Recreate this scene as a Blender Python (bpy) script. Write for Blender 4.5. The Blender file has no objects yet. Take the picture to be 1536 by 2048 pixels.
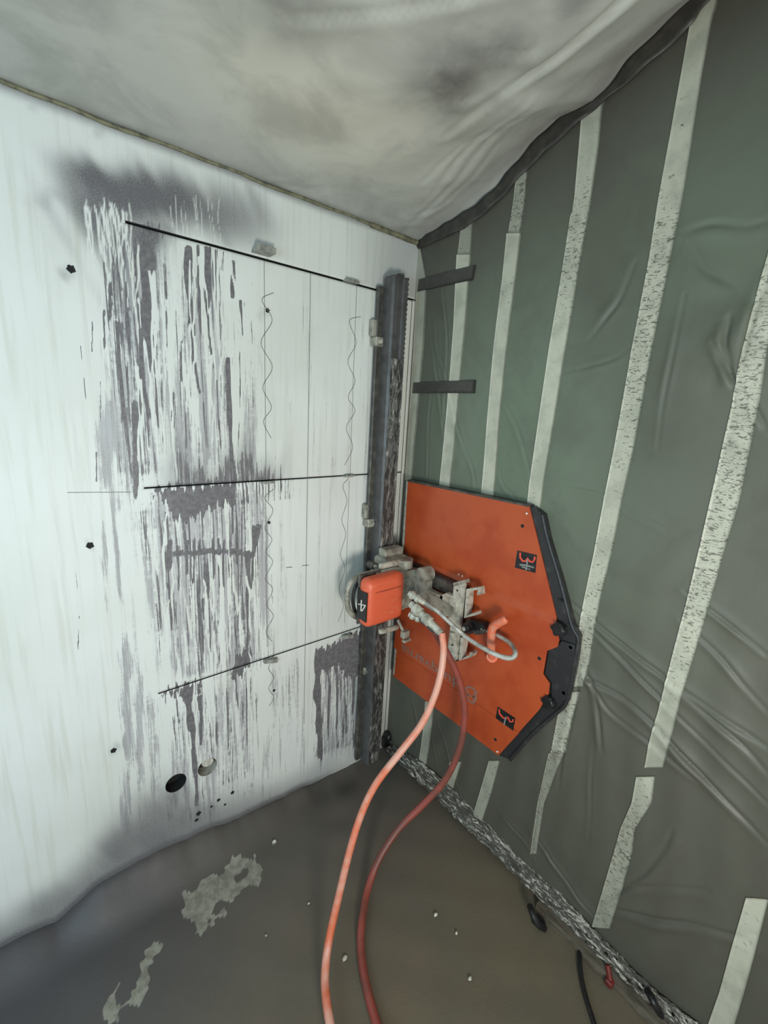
import bpy, math, random
import numpy as np
from mathutils import Vector, Matrix
random.seed(7); np.random.seed(7)
S = bpy.context.scene
COL = S.collection

# ------------------------------------------------------------------ camera
FPX = 881.0
yaw, pitch, roll = .7001, .2301, .0563
fw = np.array([math.sin(yaw)*math.cos(pitch), math.cos(yaw)*math.cos(pitch), -math.sin(pitch)])
r0 = np.array([math.cos(yaw), -math.sin(yaw), 0.0]); u0 = np.cross(r0, fw)
rt = r0*math.cos(roll)+u0*math.sin(roll); up = -r0*math.sin(roll)+u0*math.cos(roll)
CP = np.array([-1.34686, -1.46957, 1.73687])
cam = bpy.data.cameras.new('camera'); camo = bpy.data.objects.new('camera', cam); COL.objects.link(camo)
cam.sensor_fit = 'HORIZONTAL'; cam.sensor_width = 36; cam.lens = FPX/1536*36; cam.clip_start = .05
camo.matrix_world = Matrix(((rt[0], up[0], -fw[0], CP[0]), (rt[1], up[1], -fw[1], CP[1]), (rt[2], up[2], -fw[2], CP[2]), (0, 0, 0, 1)))
S.camera = camo

# ------------------------------------------------------------------ world, lights, exposure
S.view_settings.view_transform = 'Standard'; S.view_settings.look = 'None'
S.view_settings.gamma = 1; S.view_settings.use_curve_mapping = False
S.view_settings.exposure = 0.0
w = bpy.data.worlds.new('world'); S.world = w; w.use_nodes = True
w.node_tree.nodes['Background'].inputs[0].default_value = (.86, .95, .97, 1)
w.node_tree.nodes['Background'].inputs[1].default_value = .5
def area(name, loc, target, size, power, col):
    l = bpy.data.lights.new(name, 'AREA'); l.shape = 'DISK'; l.size = size; l.energy = power; l.color = col
    o = bpy.data.objects.new(name, l); COL.objects.link(o); o.location = loc
    o.rotation_euler = (Vector(target)-Vector(loc)).to_track_quat('-Z', 'Y').to_euler(); return o
area('daylight_opening', (-2.55, -1.5, 1.6), (-.9, 0, 1.2), 1.1, 17, (.50, .80, 1))
area('work_lamp', (-1.35, -2.15, 1.05), (-.3, -.3, 1.8), .45, 27, (1, .965, .87))

# ------------------------------------------------------------------ measuring helpers (photo point -> point on a plane of the room)
def ray(px, py): return fw + rt*(px-768)/FPX - up*(py-1024)/FPX
def on(ax, val, px, py):
    d = ray(px, py); t = (val-CP[ax])/d[ax]; return CP+t*d
def wl(px, py): p = on(1, 0, px, py); return p[0], p[2]        # white wall  -> (x, z)
def wr(px, py): p = on(0, 0, px, py); return p[1], p[2]        # right wall  -> (y, z)
def fl(px, py, z=0): p = on(2, z, px, py); return p[0], p[1]   # floor       -> (x, y)
def dep(px, py, t): return CP+t*ray(px, py)

# ------------------------------------------------------------------ object helpers
def link(name, me, m=None, parent=None, **props):
    o = bpy.data.objects.new(name, me); COL.objects.link(o)
    if m is not None: me.materials.append(m)
    if parent is not None:
        o.parent = parent; o.matrix_parent_inverse = Matrix.Translation(parent.location).inverted()
    for k, v in props.items(): o[k] = v
    return o
def thing(name, loc, label, category, group=None):
    o = bpy.data.objects.new(name, None); COL.objects.link(o); o.location = loc
    o['label'] = label; o['category'] = category; o.empty_display_size = .05
    if group: o['group'] = group
    return o
def mesh(name, v, f, smooth=False, angle=None):
    me = bpy.data.meshes.new(name); me.from_pydata([tuple(map(float, q)) for q in v], [], f); me.update()
    if smooth: me.polygons.foreach_set('use_smooth', [True]*len(me.polygons))
    if angle:
        try: me.set_sharp_from_angle(angle=math.radians(angle))
        except Exception: pass
    return me
class MB:
    def __init__(s): s.v = []; s.f = []
    def add(s, v, f):
        n = len(s.v); s.v += [tuple(map(float, q)) for q in v]; s.f += [tuple(i+n for i in q) for q in f]; return s
    def box(s, a, b, R=None, bev=0.0):
        a = np.minimum(a, b), np.maximum(a, b); lo, hi = a
        if bev <= 0:
            V = [(x, y, z) for x in (lo[0], hi[0]) for y in (lo[1], hi[1]) for z in (lo[2], hi[2])]
            F = [(0, 1, 3, 2), (4, 6, 7, 5), (0, 4, 5, 1), (2, 3, 7, 6), (0, 2, 6, 4), (1, 5, 7, 3)]
        else:
            V = []; idx = {}
            for i in (0, 1):
                for j in (0, 1):
                    for k in (0, 1):
                        c = [(lo, hi)[i][0], (lo, hi)[j][1], (lo, hi)[k][2]]; sg = [1-2*i, 1-2*j, 1-2*k]
                        for ax in range(3):
                            q = list(c)
                            for a2 in range(3):
                                if a2 != ax: q[a2] += sg[a2]*bev
                            idx[(i, j, k, ax)] = len(V); V.append(q)
            F = []
            for ax in range(3):
                o1, o2 = [(1, 2), (2, 0), (0, 1)][ax]
                for sd in (0, 1):
                    L = []
                    for (p, q) in ((0, 0), (1, 0), (1, 1), (0, 1)):
                        c = [0, 0, 0]; c[ax] = sd; c[o1] = p; c[o2] = q; L.append(idx[(*c, ax)])
                    F.append(tuple(L if sd else L[::-1]))
                for p in (0, 1):
                    for q in (0, 1):
                        c0 = [0, 0, 0]; c0[o1] = p; c0[o2] = q; c1 = list(c0); c1[ax] = 1
                        F.append((idx[(*c0, o1)], idx[(*c1, o1)], idx[(*c1, o2)], idx[(*c0, o2)]))
            for i in (0, 1):
                for j in (0, 1):
                    for k in (0, 1): F.append(tuple(idx[(i, j, k, a)] for a in range(3)))
        V = np.array(V, float)
        if R is not None:
            c = (lo+hi)/2; V = (V-c)@np.array(R).T+c
        return s.add(V, F)
    def prism(s, poly, d):
        """3-D polygon extruded by vector d"""
        P = np.array(poly, float); n = len(P); Q = P+np.array(d)
        return s.add(list(P)+list(Q), [tuple(range(n)), tuple(range(2*n-1, n-1, -1))]+[(i, i+n, (i+1) % n+n, (i+1) % n) for i in range(n)])
    def tube(s, pts, rad, n=12, cap=True):
        P = np.array(pts, float); m = len(P)
        rad = np.full(m, rad) if np.isscalar(rad) else np.array(rad)
        T = np.gradient(P, axis=0); T /= np.linalg.norm(T, axis=1)[:, None]
        a = np.array([0, 0, 1.0]) if abs(T[0][2]) < .9 else np.array([1.0, 0, 0])
        N = np.cross(T[0], a); N /= np.linalg.norm(N); V = []
        for i in range(m):
            N = N-T[i]*(N@T[i]); N /= np.linalg.norm(N); B = np.cross(T[i], N)
            for k in range(n):
                t = 2*math.pi*k/n; V.append(P[i]+rad[i]*(math.cos(t)*N+math.sin(t)*B))
        F = [(i*n+k, i*n+(k+1) % n, (i+1)*n+(k+1) % n, (i+1)*n+k) for i in range(m-1) for k in range(n)]
        if cap: F += [tuple(range(n))[::-1], tuple(range((m-1)*n, m*n))]
        return s.add(V, F)
    def build(s, name, m, parent=None, smooth=False, angle=35, **props):
        me = mesh(name, s.v, s.f, smooth, angle if smooth else None)
        import bmesh
        bm = bmesh.new(); bm.from_mesh(me); bmesh.ops.recalc_face_normals(bm, faces=bm.faces[:]); bm.to_mesh(me); bm.free()
        return link(name, me, m, parent, **props)
def spline(pts, n=8):
    P = np.array(pts, float); P = np.vstack([2*P[0]-P[1], P, 2*P[-1]-P[-2]]); out = []
    for i in range(1, len(P)-2):
        for k in range(n):
            t = k/n; a, b, c, d = P[i-1:i+3]
            out.append(.5*((2*b)+(-a+c)*t+(2*a-5*b+4*c-d)*t*t+(-a+3*b-3*c+d)*t**3))
    out.append(P[-2]); return np.array(out)

# ------------------------------------------------------------------ materials
def srgb(r, g, b):
    f = lambda c: (c/255/12.92) if c/255 <= .04045 else ((c/255+.055)/1.055)**2.4
    return (f(r), f(g), f(b), 1)
class NT:
    def __init__(s, name):
        s.m = bpy.data.materials.new(name); s.m.use_nodes = True; s.t = s.m.node_tree; s.b = s.t.nodes['Principled BSDF']
    def n(s, typ, **kw):
        x = s.t.nodes.new(typ)
        for k, v in kw.items():
            if hasattr(x, k): setattr(x, k, v)
        return x
    def L(s, a, b): s.t.links.new(a, b)
    def put(s, v, sock):
        if hasattr(v, 'is_output') or isinstance(v, bpy.types.NodeSocket): s.L(v, sock)
        else: sock.default_value = v
    def noise(s, scale, sc=(1, 1, 1), detail=4, rough=.55, dist=0):
        tc = s.n('ShaderNodeTexCoord'); mp = s.n('ShaderNodeMapping'); nz = s.n('ShaderNodeTexNoise')
        s.L(tc.outputs['Object'], mp.inputs[0]); mp.inputs['Scale'].default_value = sc; s.L(mp.outputs[0], nz.inputs['Vector'])
        nz.inputs['Scale'].default_value = scale; nz.inputs['Detail'].default_value = detail
        nz.inputs['Roughness'].default_value = rough; nz.inputs['Distortion'].default_value = dist
        return nz.outputs['Fac']
    def math(s, op, a, b=0.0, clamp=False):
        x = s.n('ShaderNodeMath'); x.operation = op; x.use_clamp = clamp; s.put(a, x.inputs[0]); s.put(b, x.inputs[1]); return x.outputs[0]
    def step(s, v, lo, hi, a=0.0, b=1.0):
        x = s.n('ShaderNodeMapRange'); x.interpolation_type = 'SMOOTHSTEP'; s.put(v, x.inputs[0])
        x.inputs[1].default_value = lo; x.inputs[2].default_value = hi; x.inputs[3].default_value = a; x.inputs[4].default_value = b
        return x.outputs[0]
    def mix(s, f, a, b):
        x = s.n('ShaderNodeMix'); x.data_type = 'RGBA'; s.put(f, x.inputs[0]); s.put(a, x.inputs[6]); s.put(b, x.inputs[7]); return x.outputs[2]
    def attr(s):
        a = s.n('ShaderNodeVertexColor'); a.layer_name = 'Col'; sp = s.n('ShaderNodeSeparateColor'); s.L(a.outputs[0], sp.inputs[0]); return sp.outputs
    def bump(s, h, strength=.3, dist=.002):
        b = s.n('ShaderNodeBump'); b.inputs['Strength'].default_value = strength; b.inputs['Distance'].default_value = dist
        s.put(h, b.inputs['Height']); s.L(b.outputs[0], s.b.inputs['Normal'])
    def fin(s, col, rough=.5, metal=0.0, spec=.5, coat=0.0):
        s.put(col, s.b.inputs['Base Color']); s.put(rough, s.b.inputs['Roughness']); s.put(metal, s.b.inputs['Metallic'])
        s.b.inputs['Specular IOR Level'].default_value = spec
        if coat: s.b.inputs['Coat Weight'].default_value = coat; s.b.inputs['Coat Roughness'].default_value = .15
        return s.m
def simple(name, c1, c2, scale=30, rough=.5, metal=0.0, spec=.5, lo=.4, hi=.65, bump=.15, sc=(1, 1, 1), coat=0):
    t = NT(name); nz = t.noise(scale, sc, 6, .6); f = t.step(nz, lo, hi)
    t.bump(nz, bump, .002); return t.fin(t.mix(f, srgb(*c1), srgb(*c2)), rough, metal, spec, coat)

# white wall with running slurry: R = slurry amount, G = sprayed mist, B = thin wash
t = NT('painted_wall_with_slurry'); A = t.attr()
st = t.noise(1, (130, 1, 2.6), 5, .6, .35); fine = t.noise(60, (1, 1, 1), 5, .65); broad = t.noise(2.2, (1, 1, 1), 3)
st2 = t.noise(1, (55, 1, 2.2), 4, .55, .3); gr = t.noise(260, (1, 1, 1), 3, .7)
gate = t.step(A[0], .03, .25); st3 = t.noise(1, (380, 1, 9), 4, .6, .4)
sn = t.math('ADD', t.math('MULTIPLY', t.math('SUBTRACT', st, .5), 1.5), t.math('MULTIPLY', t.math('SUBTRACT', fine, .5), .4))
sn = t.math('MULTIPLY', t.math('ADD', sn, t.math('MULTIPLY', t.math('SUBTRACT', st3, .5), .7)), gate)
hard = t.step(t.math('ADD', A[0], sn), .47, .55)
wn = t.math('ADD', t.math('MULTIPLY', t.math('SUBTRACT', st2, .5), 1.5), t.math('MULTIPLY', t.math('SUBTRACT', st3, .5), 1.3))
wn = t.math('ADD', wn, t.math('MULTIPLY', t.math('SUBTRACT', fine, .5), .5))
wash = t.step(t.math('ADD', A[2], t.math('MULTIPLY', wn, t.step(A[2], .02, .25))), .34, .56)
base = t.mix(t.step(broad, .35, .7), srgb(228, 232, 229), srgb(219, 223, 217))
base = t.mix(t.step(t.math('ADD', st2, t.math('MULTIPLY', gr, .2)), .58, .8, 0, .35), base, srgb(196, 197, 182))
col = t.mix(t.math('MULTIPLY', wash, t.step(gr, .3, .7, .62, .95)), base, t.mix(t.step(st, .4, .6), srgb(176, 176, 180), srgb(150, 149, 153)))
g2 = t.math('ADD', A[1], t.math('MULTIPLY', t.math('MULTIPLY', t.math('SUBTRACT', gr, .5), A[1]), .7), True)
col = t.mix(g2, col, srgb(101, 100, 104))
col = t.mix(hard, col, t.mix(t.step(fine, .4, .62), srgb(104, 102, 106), srgb(124, 122, 124)))
t.bump(t.math('ADD', t.math('MULTIPLY', hard, .6), t.math('MULTIPLY', fine, .5)), .35, .0022)
M_WALL = t.fin(col, t.mix(hard, (.55, .55, .55, 1), (.42, .42, .42, 1)))
# floor: G = dark slurry near wall, R = pale crust
t = NT('wet_slurry_floor'); A = t.attr()
n1 = t.noise(3, (1, 1, 1), 5, .6); n2 = t.noise(40, (1, 1, 1), 6, .65); n3 = t.noise(150, (1, 1, 1), 3, .7)
base = t.mix(t.step(n1, .35, .65), srgb(110, 101, 84), srgb(102, 96, 82))
base = t.mix(A[1], base, srgb(82, 80, 82))
base = t.mix(A[2], base, srgb(52, 50, 46))
base = t.mix(t.step(n2, .55, .8, 0, .25), base, srgb(104, 98, 84))
crust = t.step(t.math('ADD', A[0], t.math('MULTIPLY', t.math('SUBTRACT', n2, .5), .9)), .34, .72)
col = t.mix(crust, base, t.mix(t.step(n2, .4, .6), srgb(128, 126, 114), srgb(152, 150, 138)))
t.bump(t.math('ADD', n2, t.math('ADD', n3, crust)), .25, .003)
M_FLOOR = t.fin(col, t.step(n1, .3, .7, .42, .6), 0, .4)
# wall sheet: R = green, G = dark slurry film, B = pale dust; ceiling sheet: R = painted light pool, G = darker areas
def plastic(name, c0, cg, cd, cp, rough=.43, spec=.5, bmp=.2):
    t = NT(name); A = t.attr(); n1 = t.noise(5, (1, 1, 1), 5, .6, .5); n2 = t.noise(90, (1, 1, 1), 5, .7); n3 = t.noise(22, (1, 1, .5), 4, .6)
    c = t.mix(A[0], srgb(*c0), srgb(*cg))
    c = t.mix(t.step(n1, .4, .7, 0, .35), c, srgb(*cd))
    c = t.mix(t.math('MULTIPLY', A[1], t.step(n3, .2, .7, .7, 1)), c, srgb(*cd))
    c = t.mix(t.math('MULTIPLY', A[2], t.step(n3, .3, .7, .5, 1)), c, srgb(*cp))
    t.bump(t.math('ADD', t.math('MULTIPLY', n2, .25), n3), bmp, .004)
    return t.fin(c, t.step(n1, .3, .7, rough, rough+.14), 0, spec)
M_SHEET = plastic('grey_green_plastic_sheet', (92, 94, 84), (106, 122, 104), (74, 72, 64), (150, 152, 140))
M_CEIL = plastic('dusty_ceiling_plastic', (192, 194, 188), (202, 199, 184), (104, 103, 99), (200, 198, 182), .55, .25, .07)
t = NT('pale_tape_with_slurry_specks'); A = t.attr()
n1 = t.noise(1, (70, 70, 190), 3, .6, 1.0); n2 = t.noise(14, (1, 1, 1), 5, .6); n3 = t.noise(170, (1, 1, 1), 4, .7)
dots = t.step(t.math('ADD', t.math('MULTIPLY', A[1], .17), n1), .70, .77)
c = t.mix(t.step(n2, .4, .65), srgb(186, 188, 172), srgb(168, 171, 156))
c = t.mix(A[2], c, srgb(128, 129, 118)); c = t.mix(t.math('MULTIPLY', dots, .85), c, srgb(88, 86, 78))
t.bump(t.math('ADD', n3, t.math('MULTIPLY', n1, .6)), .25, .002)
M_STRIP = t.fin(c, .42)
M_DTAPE = simple('dark_grey_tape', (66, 64, 62), (74, 72, 68), 60, .5)
M_EDGE = simple('black_edge_tape', (52, 50, 47), (68, 66, 60), 25, .45)
t = NT('crinkled_silver_tape')
n1 = t.noise(1, (60, 14, 90), 5, .7, 1.6); n2 = t.noise(200, (1, 1, 1), 3, .6)
c = t.mix(t.step(n1, .50, .60), srgb(80, 78, 72), srgb(196, 195, 184)); t.bump(n1, .9, .008)
M_SILVER = t.fin(c, .3)
M_ORANGE = simple('orange_painted_steel', (180, 80, 42), (168, 68, 34), 7, .38, bump=.03)
t = NT('dusty_orange_plastic'); n1 = t.noise(1, (25, 25, 190), 5, .6, .4); n2 = t.noise(30)
c = t.mix(t.step(n1, .58, .72, 0, .6), srgb(222, 100, 68), srgb(232, 156, 130)); c = t.mix(t.step(n2, .6, .75, 0, .3), c, srgb(140, 80, 66))
t.bump(n2, .08); M_COVER = t.fin(c, .42)
M_HANDLE = simple('dusty_orange_grip', (222, 104, 70), (206, 138, 112), 45, .5)
M_RUBBER = simple('black_rubber', (42, 42, 44), (64, 65, 64), 25, .38, lo=.5, hi=.75)
M_BLACK = simple('black_plastic', (22, 22, 24), (36, 36, 36), 40, .4)
M_STEEL = simple('dusty_cast_metal', (164, 163, 150), (118, 115, 105), 28, .5, .1)
M_STEEL2 = simple('worn_light_metal', (198, 197, 184), (150, 148, 136), 40, .38, .2)
M_DARKST = simple('dark_grimy_steel', (70, 68, 64), (96, 93, 86), 30, .45, .2)
M_RAIL = simple('grey_rail_metal', (92, 92, 93), (78, 77, 76), 18, .42, .25)
t = NT('flaked_rail_face'); n1 = t.noise(1, (60, 60, 16), 6, .7, .8); n2 = t.noise(1.2, (1, 1, 1), 2)
c = t.mix(t.step(n1, .47, .53), srgb(58, 58, 57), srgb(112, 111, 108)); c = t.mix(t.step(n1, .60, .64), c, srgb(188, 186, 176))
t.bump(t.step(n1, .45, .55), .5, .002); M_FLAKE = t.fin(c, .4, .1)
M_PINKHOSE = simple('dusty_bright_orange_hose', (212, 112, 80), (214, 160, 142), 6, .42, lo=.38, hi=.55, bump=.05)
M_REDHOSE = simple('dull_red_hose', (146, 72, 62), (116, 68, 58), 7, .42, lo=.42, hi=.6, bump=.05)
M_GREYHOSE = simple('grey_slurried_hose', (178, 180, 174), (138, 138, 130), 30, .42)
M_WEDGE = simple('slurried_wedge', (158, 160, 152), (120, 120, 114), 50, .55)
M_CHIP = simple('pale_concrete_chip', (214, 212, 200), (170, 168, 156), 80, .7)
M_BLACKV = simple('hole_shadow_dark', (20, 21, 21), (34, 35, 34), 60, .8)
M_PENCIL = simple('pencil_graphite', (112, 114, 112), (134, 136, 132), 120, .6)
M_SAWCUT = simple('cut_shade_black', (22, 23, 22), (34, 34, 32), 60, .8)  # shade inside the cuts put into a near-black colour
M_BATTEN = simple('muddy_timber', (98, 92, 80), (72, 67, 58), 1, .6, sc=(90, 14, 90))
M_WHITE = simple('white_marker', (232, 232, 224), (220, 220, 212), 60, .5)
M_LOGOGREY = simple('faded_grey_print', (148, 112, 100), (136, 96, 80), 90, .5)
M_LOGORED = simple('red_print', (226, 86, 66), (214, 72, 56), 60, .4)
M_LOGOSILV = simple('silver_print', (138, 142, 140), (110, 112, 110), 60, .4)
M_GREYW = simple('plain_grey_wall', (150, 152, 146), (130, 132, 126), 12, .7)

# ------------------------------------------------------------------ fields painted on the white wall (room coordinates)
Zc = [2.182, 1.463, .754]           # heights of the three saw cuts
XL, XR = -1.062, -.020
def smooth(a, b, v): q = np.clip((v-a)/(b-a), 0, 1); return q*q*(3-2*q)
def wob(z, seed, amp):
    rs = np.random.RandomState(seed); s = 0
    for k in range(4): s = s+math.pow(.6, k)*np.sin(z*(5+rs.rand()*4)*(1.9**k)+rs.rand()*6.28)
    return s*amp
def inpoly(X, Z, poly):
    c = np.zeros(X.shape, bool); n = len(poly)
    for i in range(n):
        x0, z0 = poly[i]; x1, z1 = poly[(i+1) % n]
        if z0 == z1: continue
        c ^= ((z0 > Z) != (z1 > Z)) & (X < (x1-x0)*(Z-z0)/(z1-z0)+x0)
    return c
# dark runs: photo start, photo end, width px, strength
RUNS = [(290,478,303,742,20,1),(268,470,276,600,6,1),(276,600,279,700,6,.9),(277,650,285,830,6,.95),(285,740,300,840,9,.75),(270,800,274,1000,9,.9),
 (379,490,386,722,13,1),(386,715,398,790,5,.8),(413,490,420,650,12,1),(420,640,428,740,5,.8),(397,488,399,672,4,.9),(388,490,390,600,3,.8),
 (433,495,433,575,8,.8),(445,500,446,600,5,.7),(466,520,468,600,11,.75),(486,600,486,672,8,.7),(456,712,462,945,9,1),(344,780,346,884,7,.7),
 (361,680,364,765,3,.8),(436,757,443,900,3,.8),(240,640,246,850,13,.62),(256,560,258,900,8,.6),(330,560,334,700,4,.6),(352,600,354,700,4,.5),
 (503,560,505,700,3,.55),(478,700,480,900,3,.6),(408,800,410,920,4,.55),(372,780,374,900,3,.6),(312,640,316,860,5,.6),(225,480,232,640,9,.62),
 (335,1080,340,1140,16,.95),(332,1020,336,1090,6,.8),(512,1050,508,1115,16,.95),(504,1110,502,1180,7,.7),(412,1130,414,1200,11,.9),(408,1195,409,1240,5,.8),(493,1110,496,1215,10,.95),(495,1210,494,1330,5,.85),
 (372,1080,372,1150,5,.8),(386,1075,387,1170,4,.85),(398,1078,400,1190,4,.85),(424,1076,425,1160,4,.85),(436,1076,438,1175,4,.85),(448,1076,450,1200,5,.8),(460,1080,461,1160,4,.8),(472,1080,474,1130,5,.8),(356,1090,358,1180,4,.75),
 (466,965,466,1070,5,.9),(466,1070,470,1290,4,.6),(338,1165,342,1262,4,.85),(352,1200,358,1300,3,.7),(385,1240,390,1340,4,.5),(420,1240,424,1330,4,.5),(445,1230,450,1380,4,.5),
 (372,1385,386,1500,15,1),(386,1495,392,1612,8,1),(396,1390,402,1490,8,.9),(352,1385,356,1450,4,.6),(330,1385,336,1480,4,.5),(470,1350,478,1420,5,.7),(490,1340,494,1500,5,.6),(506,1330,512,1450,3,.6),(484,1400,488,1560,6,.5),(455,1380,460,1520,5,.5),
 (636,1295,640,1520,20,.95),(655,1300,658,1480,7,.8),(672,1330,674,1500,7,.75),(188,640,187,705,2.5,.8),(170,755,171,800,2,.75),(196,900,196,965,3,.75),(155,1228,156,1300,2.5,.7),(150,1140,151,1190,2,.6),(202,760,204,850,3,.7),(160,690,161,720,2,.7),(208,620,210,700,4,.8),(222,560,224,640,5,.8),(690,1330,692,1470,7,.75),(706,1330,707,1500,6,.75),(722,1340,722,1480,7,.7)]
RP = [(*wl(a, b), *wl(c, d), w*.0018, s) for a, b, c, d, w, s in RUNS]
# pale clean runs through the mist
CLR = []
rs = np.random.RandomState(3)
for i in range(26):
    a = 168+rs.rand()*88; b = 395+rs.rand()*30; CLR.append((a, b, a+8+rs.rand()*14, b+70+rs.rand()*150, 1.8, 1))
for a in (345, 352, 366, 372, 384, 391, 397, 405, 415, 428, 440): CLR.append((a, 388+rs.rand()*30, a+4, 480+rs.rand()*12, 1.3, .6))
for i in range(34):
    a = 262+rs.rand()*230; b = 470+rs.rand()*300; CLR.append((a, b, a+8, b+60+rs.rand()*190, 2.0+rs.rand()*2, .9))
for i in range(30):
    a = 300+rs.rand()*220; b = 1020+rs.rand()*330; CLR.append((a, b, a+5, b+60+rs.rand()*120, 2.0+rs.rand()*3, .9))
CP_ = [(*wl(a, b), *wl(c, d), w*.0017, s) for a, b, c, d, w, s in CLR]
SOFT = [(205,364,80,34,1.0),(262,380,80,40,.95),(322,402,80,48,.95),(395,412,80,50,.75),(475,430,75,58,.62),(150,395,55,50,.5),(190,440,55,70,.85),(235,440,50,70,.85),(232,530,34,90,.6),(142,538,14,14,.4),(180,1090,12,12,.35),(227,1501,10,10,.3),(535,621,9,9,.35),(352,1610,40,50,.45),(290,1650,70,60,.75),(225,1700,40,40,.6),(380,1640,60,30,.5),(100,1800,60,30,.45),(210,252,8,14,.25),(60,216,10,10,.2),(306,470,30,22,.9),(290,455,30,16,.7),(325,500,25,50,.25),(95,400,22,14,.2)]
SP = []
for a, b, rx, ry, s in SOFT:
    x, z = wl(a, b); x2, _ = wl(a+rx, b); _, z2 = wl(a, b-ry); SP.append((x, z, abs(x2-x), abs(z2-z), s))
DZONE = [((185,430),(330,480),(330,985),(240,985),(215,700),.50),((330,490),(470,515),(470,950),(330,950),.37),((470,520),(520,535),(525,950),(470,950),.29),
 ((270,985),(545,965),(540,1340),(320,1385),.43),((325,1390),(520,1330),(520,1560),(400,1620),(345,1600),.33),((640,1290),(738,1262),(735,1500),(625,1530),.42),((215,1000),(290,985),(350,1620),(390,1640),(250,1700),.20),((345,1560),(520,1540),(560,1580),(360,1680),.26),((525,560),(760,620),(750,1250),(530,1320),.10),((525,1340),(620,1310),(620,1540),(520,1580),.22),((690,1380),(735,1370),(735,1500),(690,1510),.22)]
DP = [([wl(*q) for q in z[:-1]], z[-1]) for z in DZONE]
SOLID = [[(300,980),(466,963),(466,1002),(440,1010),(415,1020),(390,1032),(372,1040),(345,1034),(335,1004)], [(462,1347),(470,1320),(486,1302),(504,1303),(502,1322),(482,1350),(465,1358)],
 [(322,1384),(402,1358),(400,1384),(384,1395),(366,1392),(345,1390)], [(280,451),(323,462),(322,474),(310,484),(298,482),(286,468)], [(694,1272),(736,1257),(736,1345),(690,1352),(680,1330),(630,1345),(634,1300),(660,1292)]]  # patch just under the top cut: dark shading of a broken core hole, painted
SO = [[wl(*q) for q in z] for z in SOLID]
WASH = [(212,730,216,1010,24,.7),(226,880,240,1250,16,.55),(208,1000,214,1250,8,.45),(250,1180,262,1600,20,.62),(275,1240,285,1640,18,.55),(300,1300,310,1640,18,.5),(240,1500,262,1690,22,.5),(350,1420,352,1640,22,.5),(430,1420,432,1620,26,.45),(470,1420,480,1600,22,.45),(520,1430,524,1580,18,.3),(600,960,604,1450,12,.22),(560,980,565,1400,14,.3),(320,560,322,900,22,.5),(425,640,430,900,22,.45),(250,600,256,980,34,.55),(570,700,574,940,16,.15),(735,640,733,900,10,.2)]
WP = [(*wl(a, b), *wl(c, d), w*.0018, s) for a, b, c, d, w, s in WASH]
BANDX = np.array([-2.8, -1.55, -1.41, -1.28, -1.15, -.95, -.8, -.6, -.35, -.11, 0]); BANDZ = np.array([.10, .085, .07, .125, .125, .11, .08, .055, .035, .02, .02])
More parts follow.
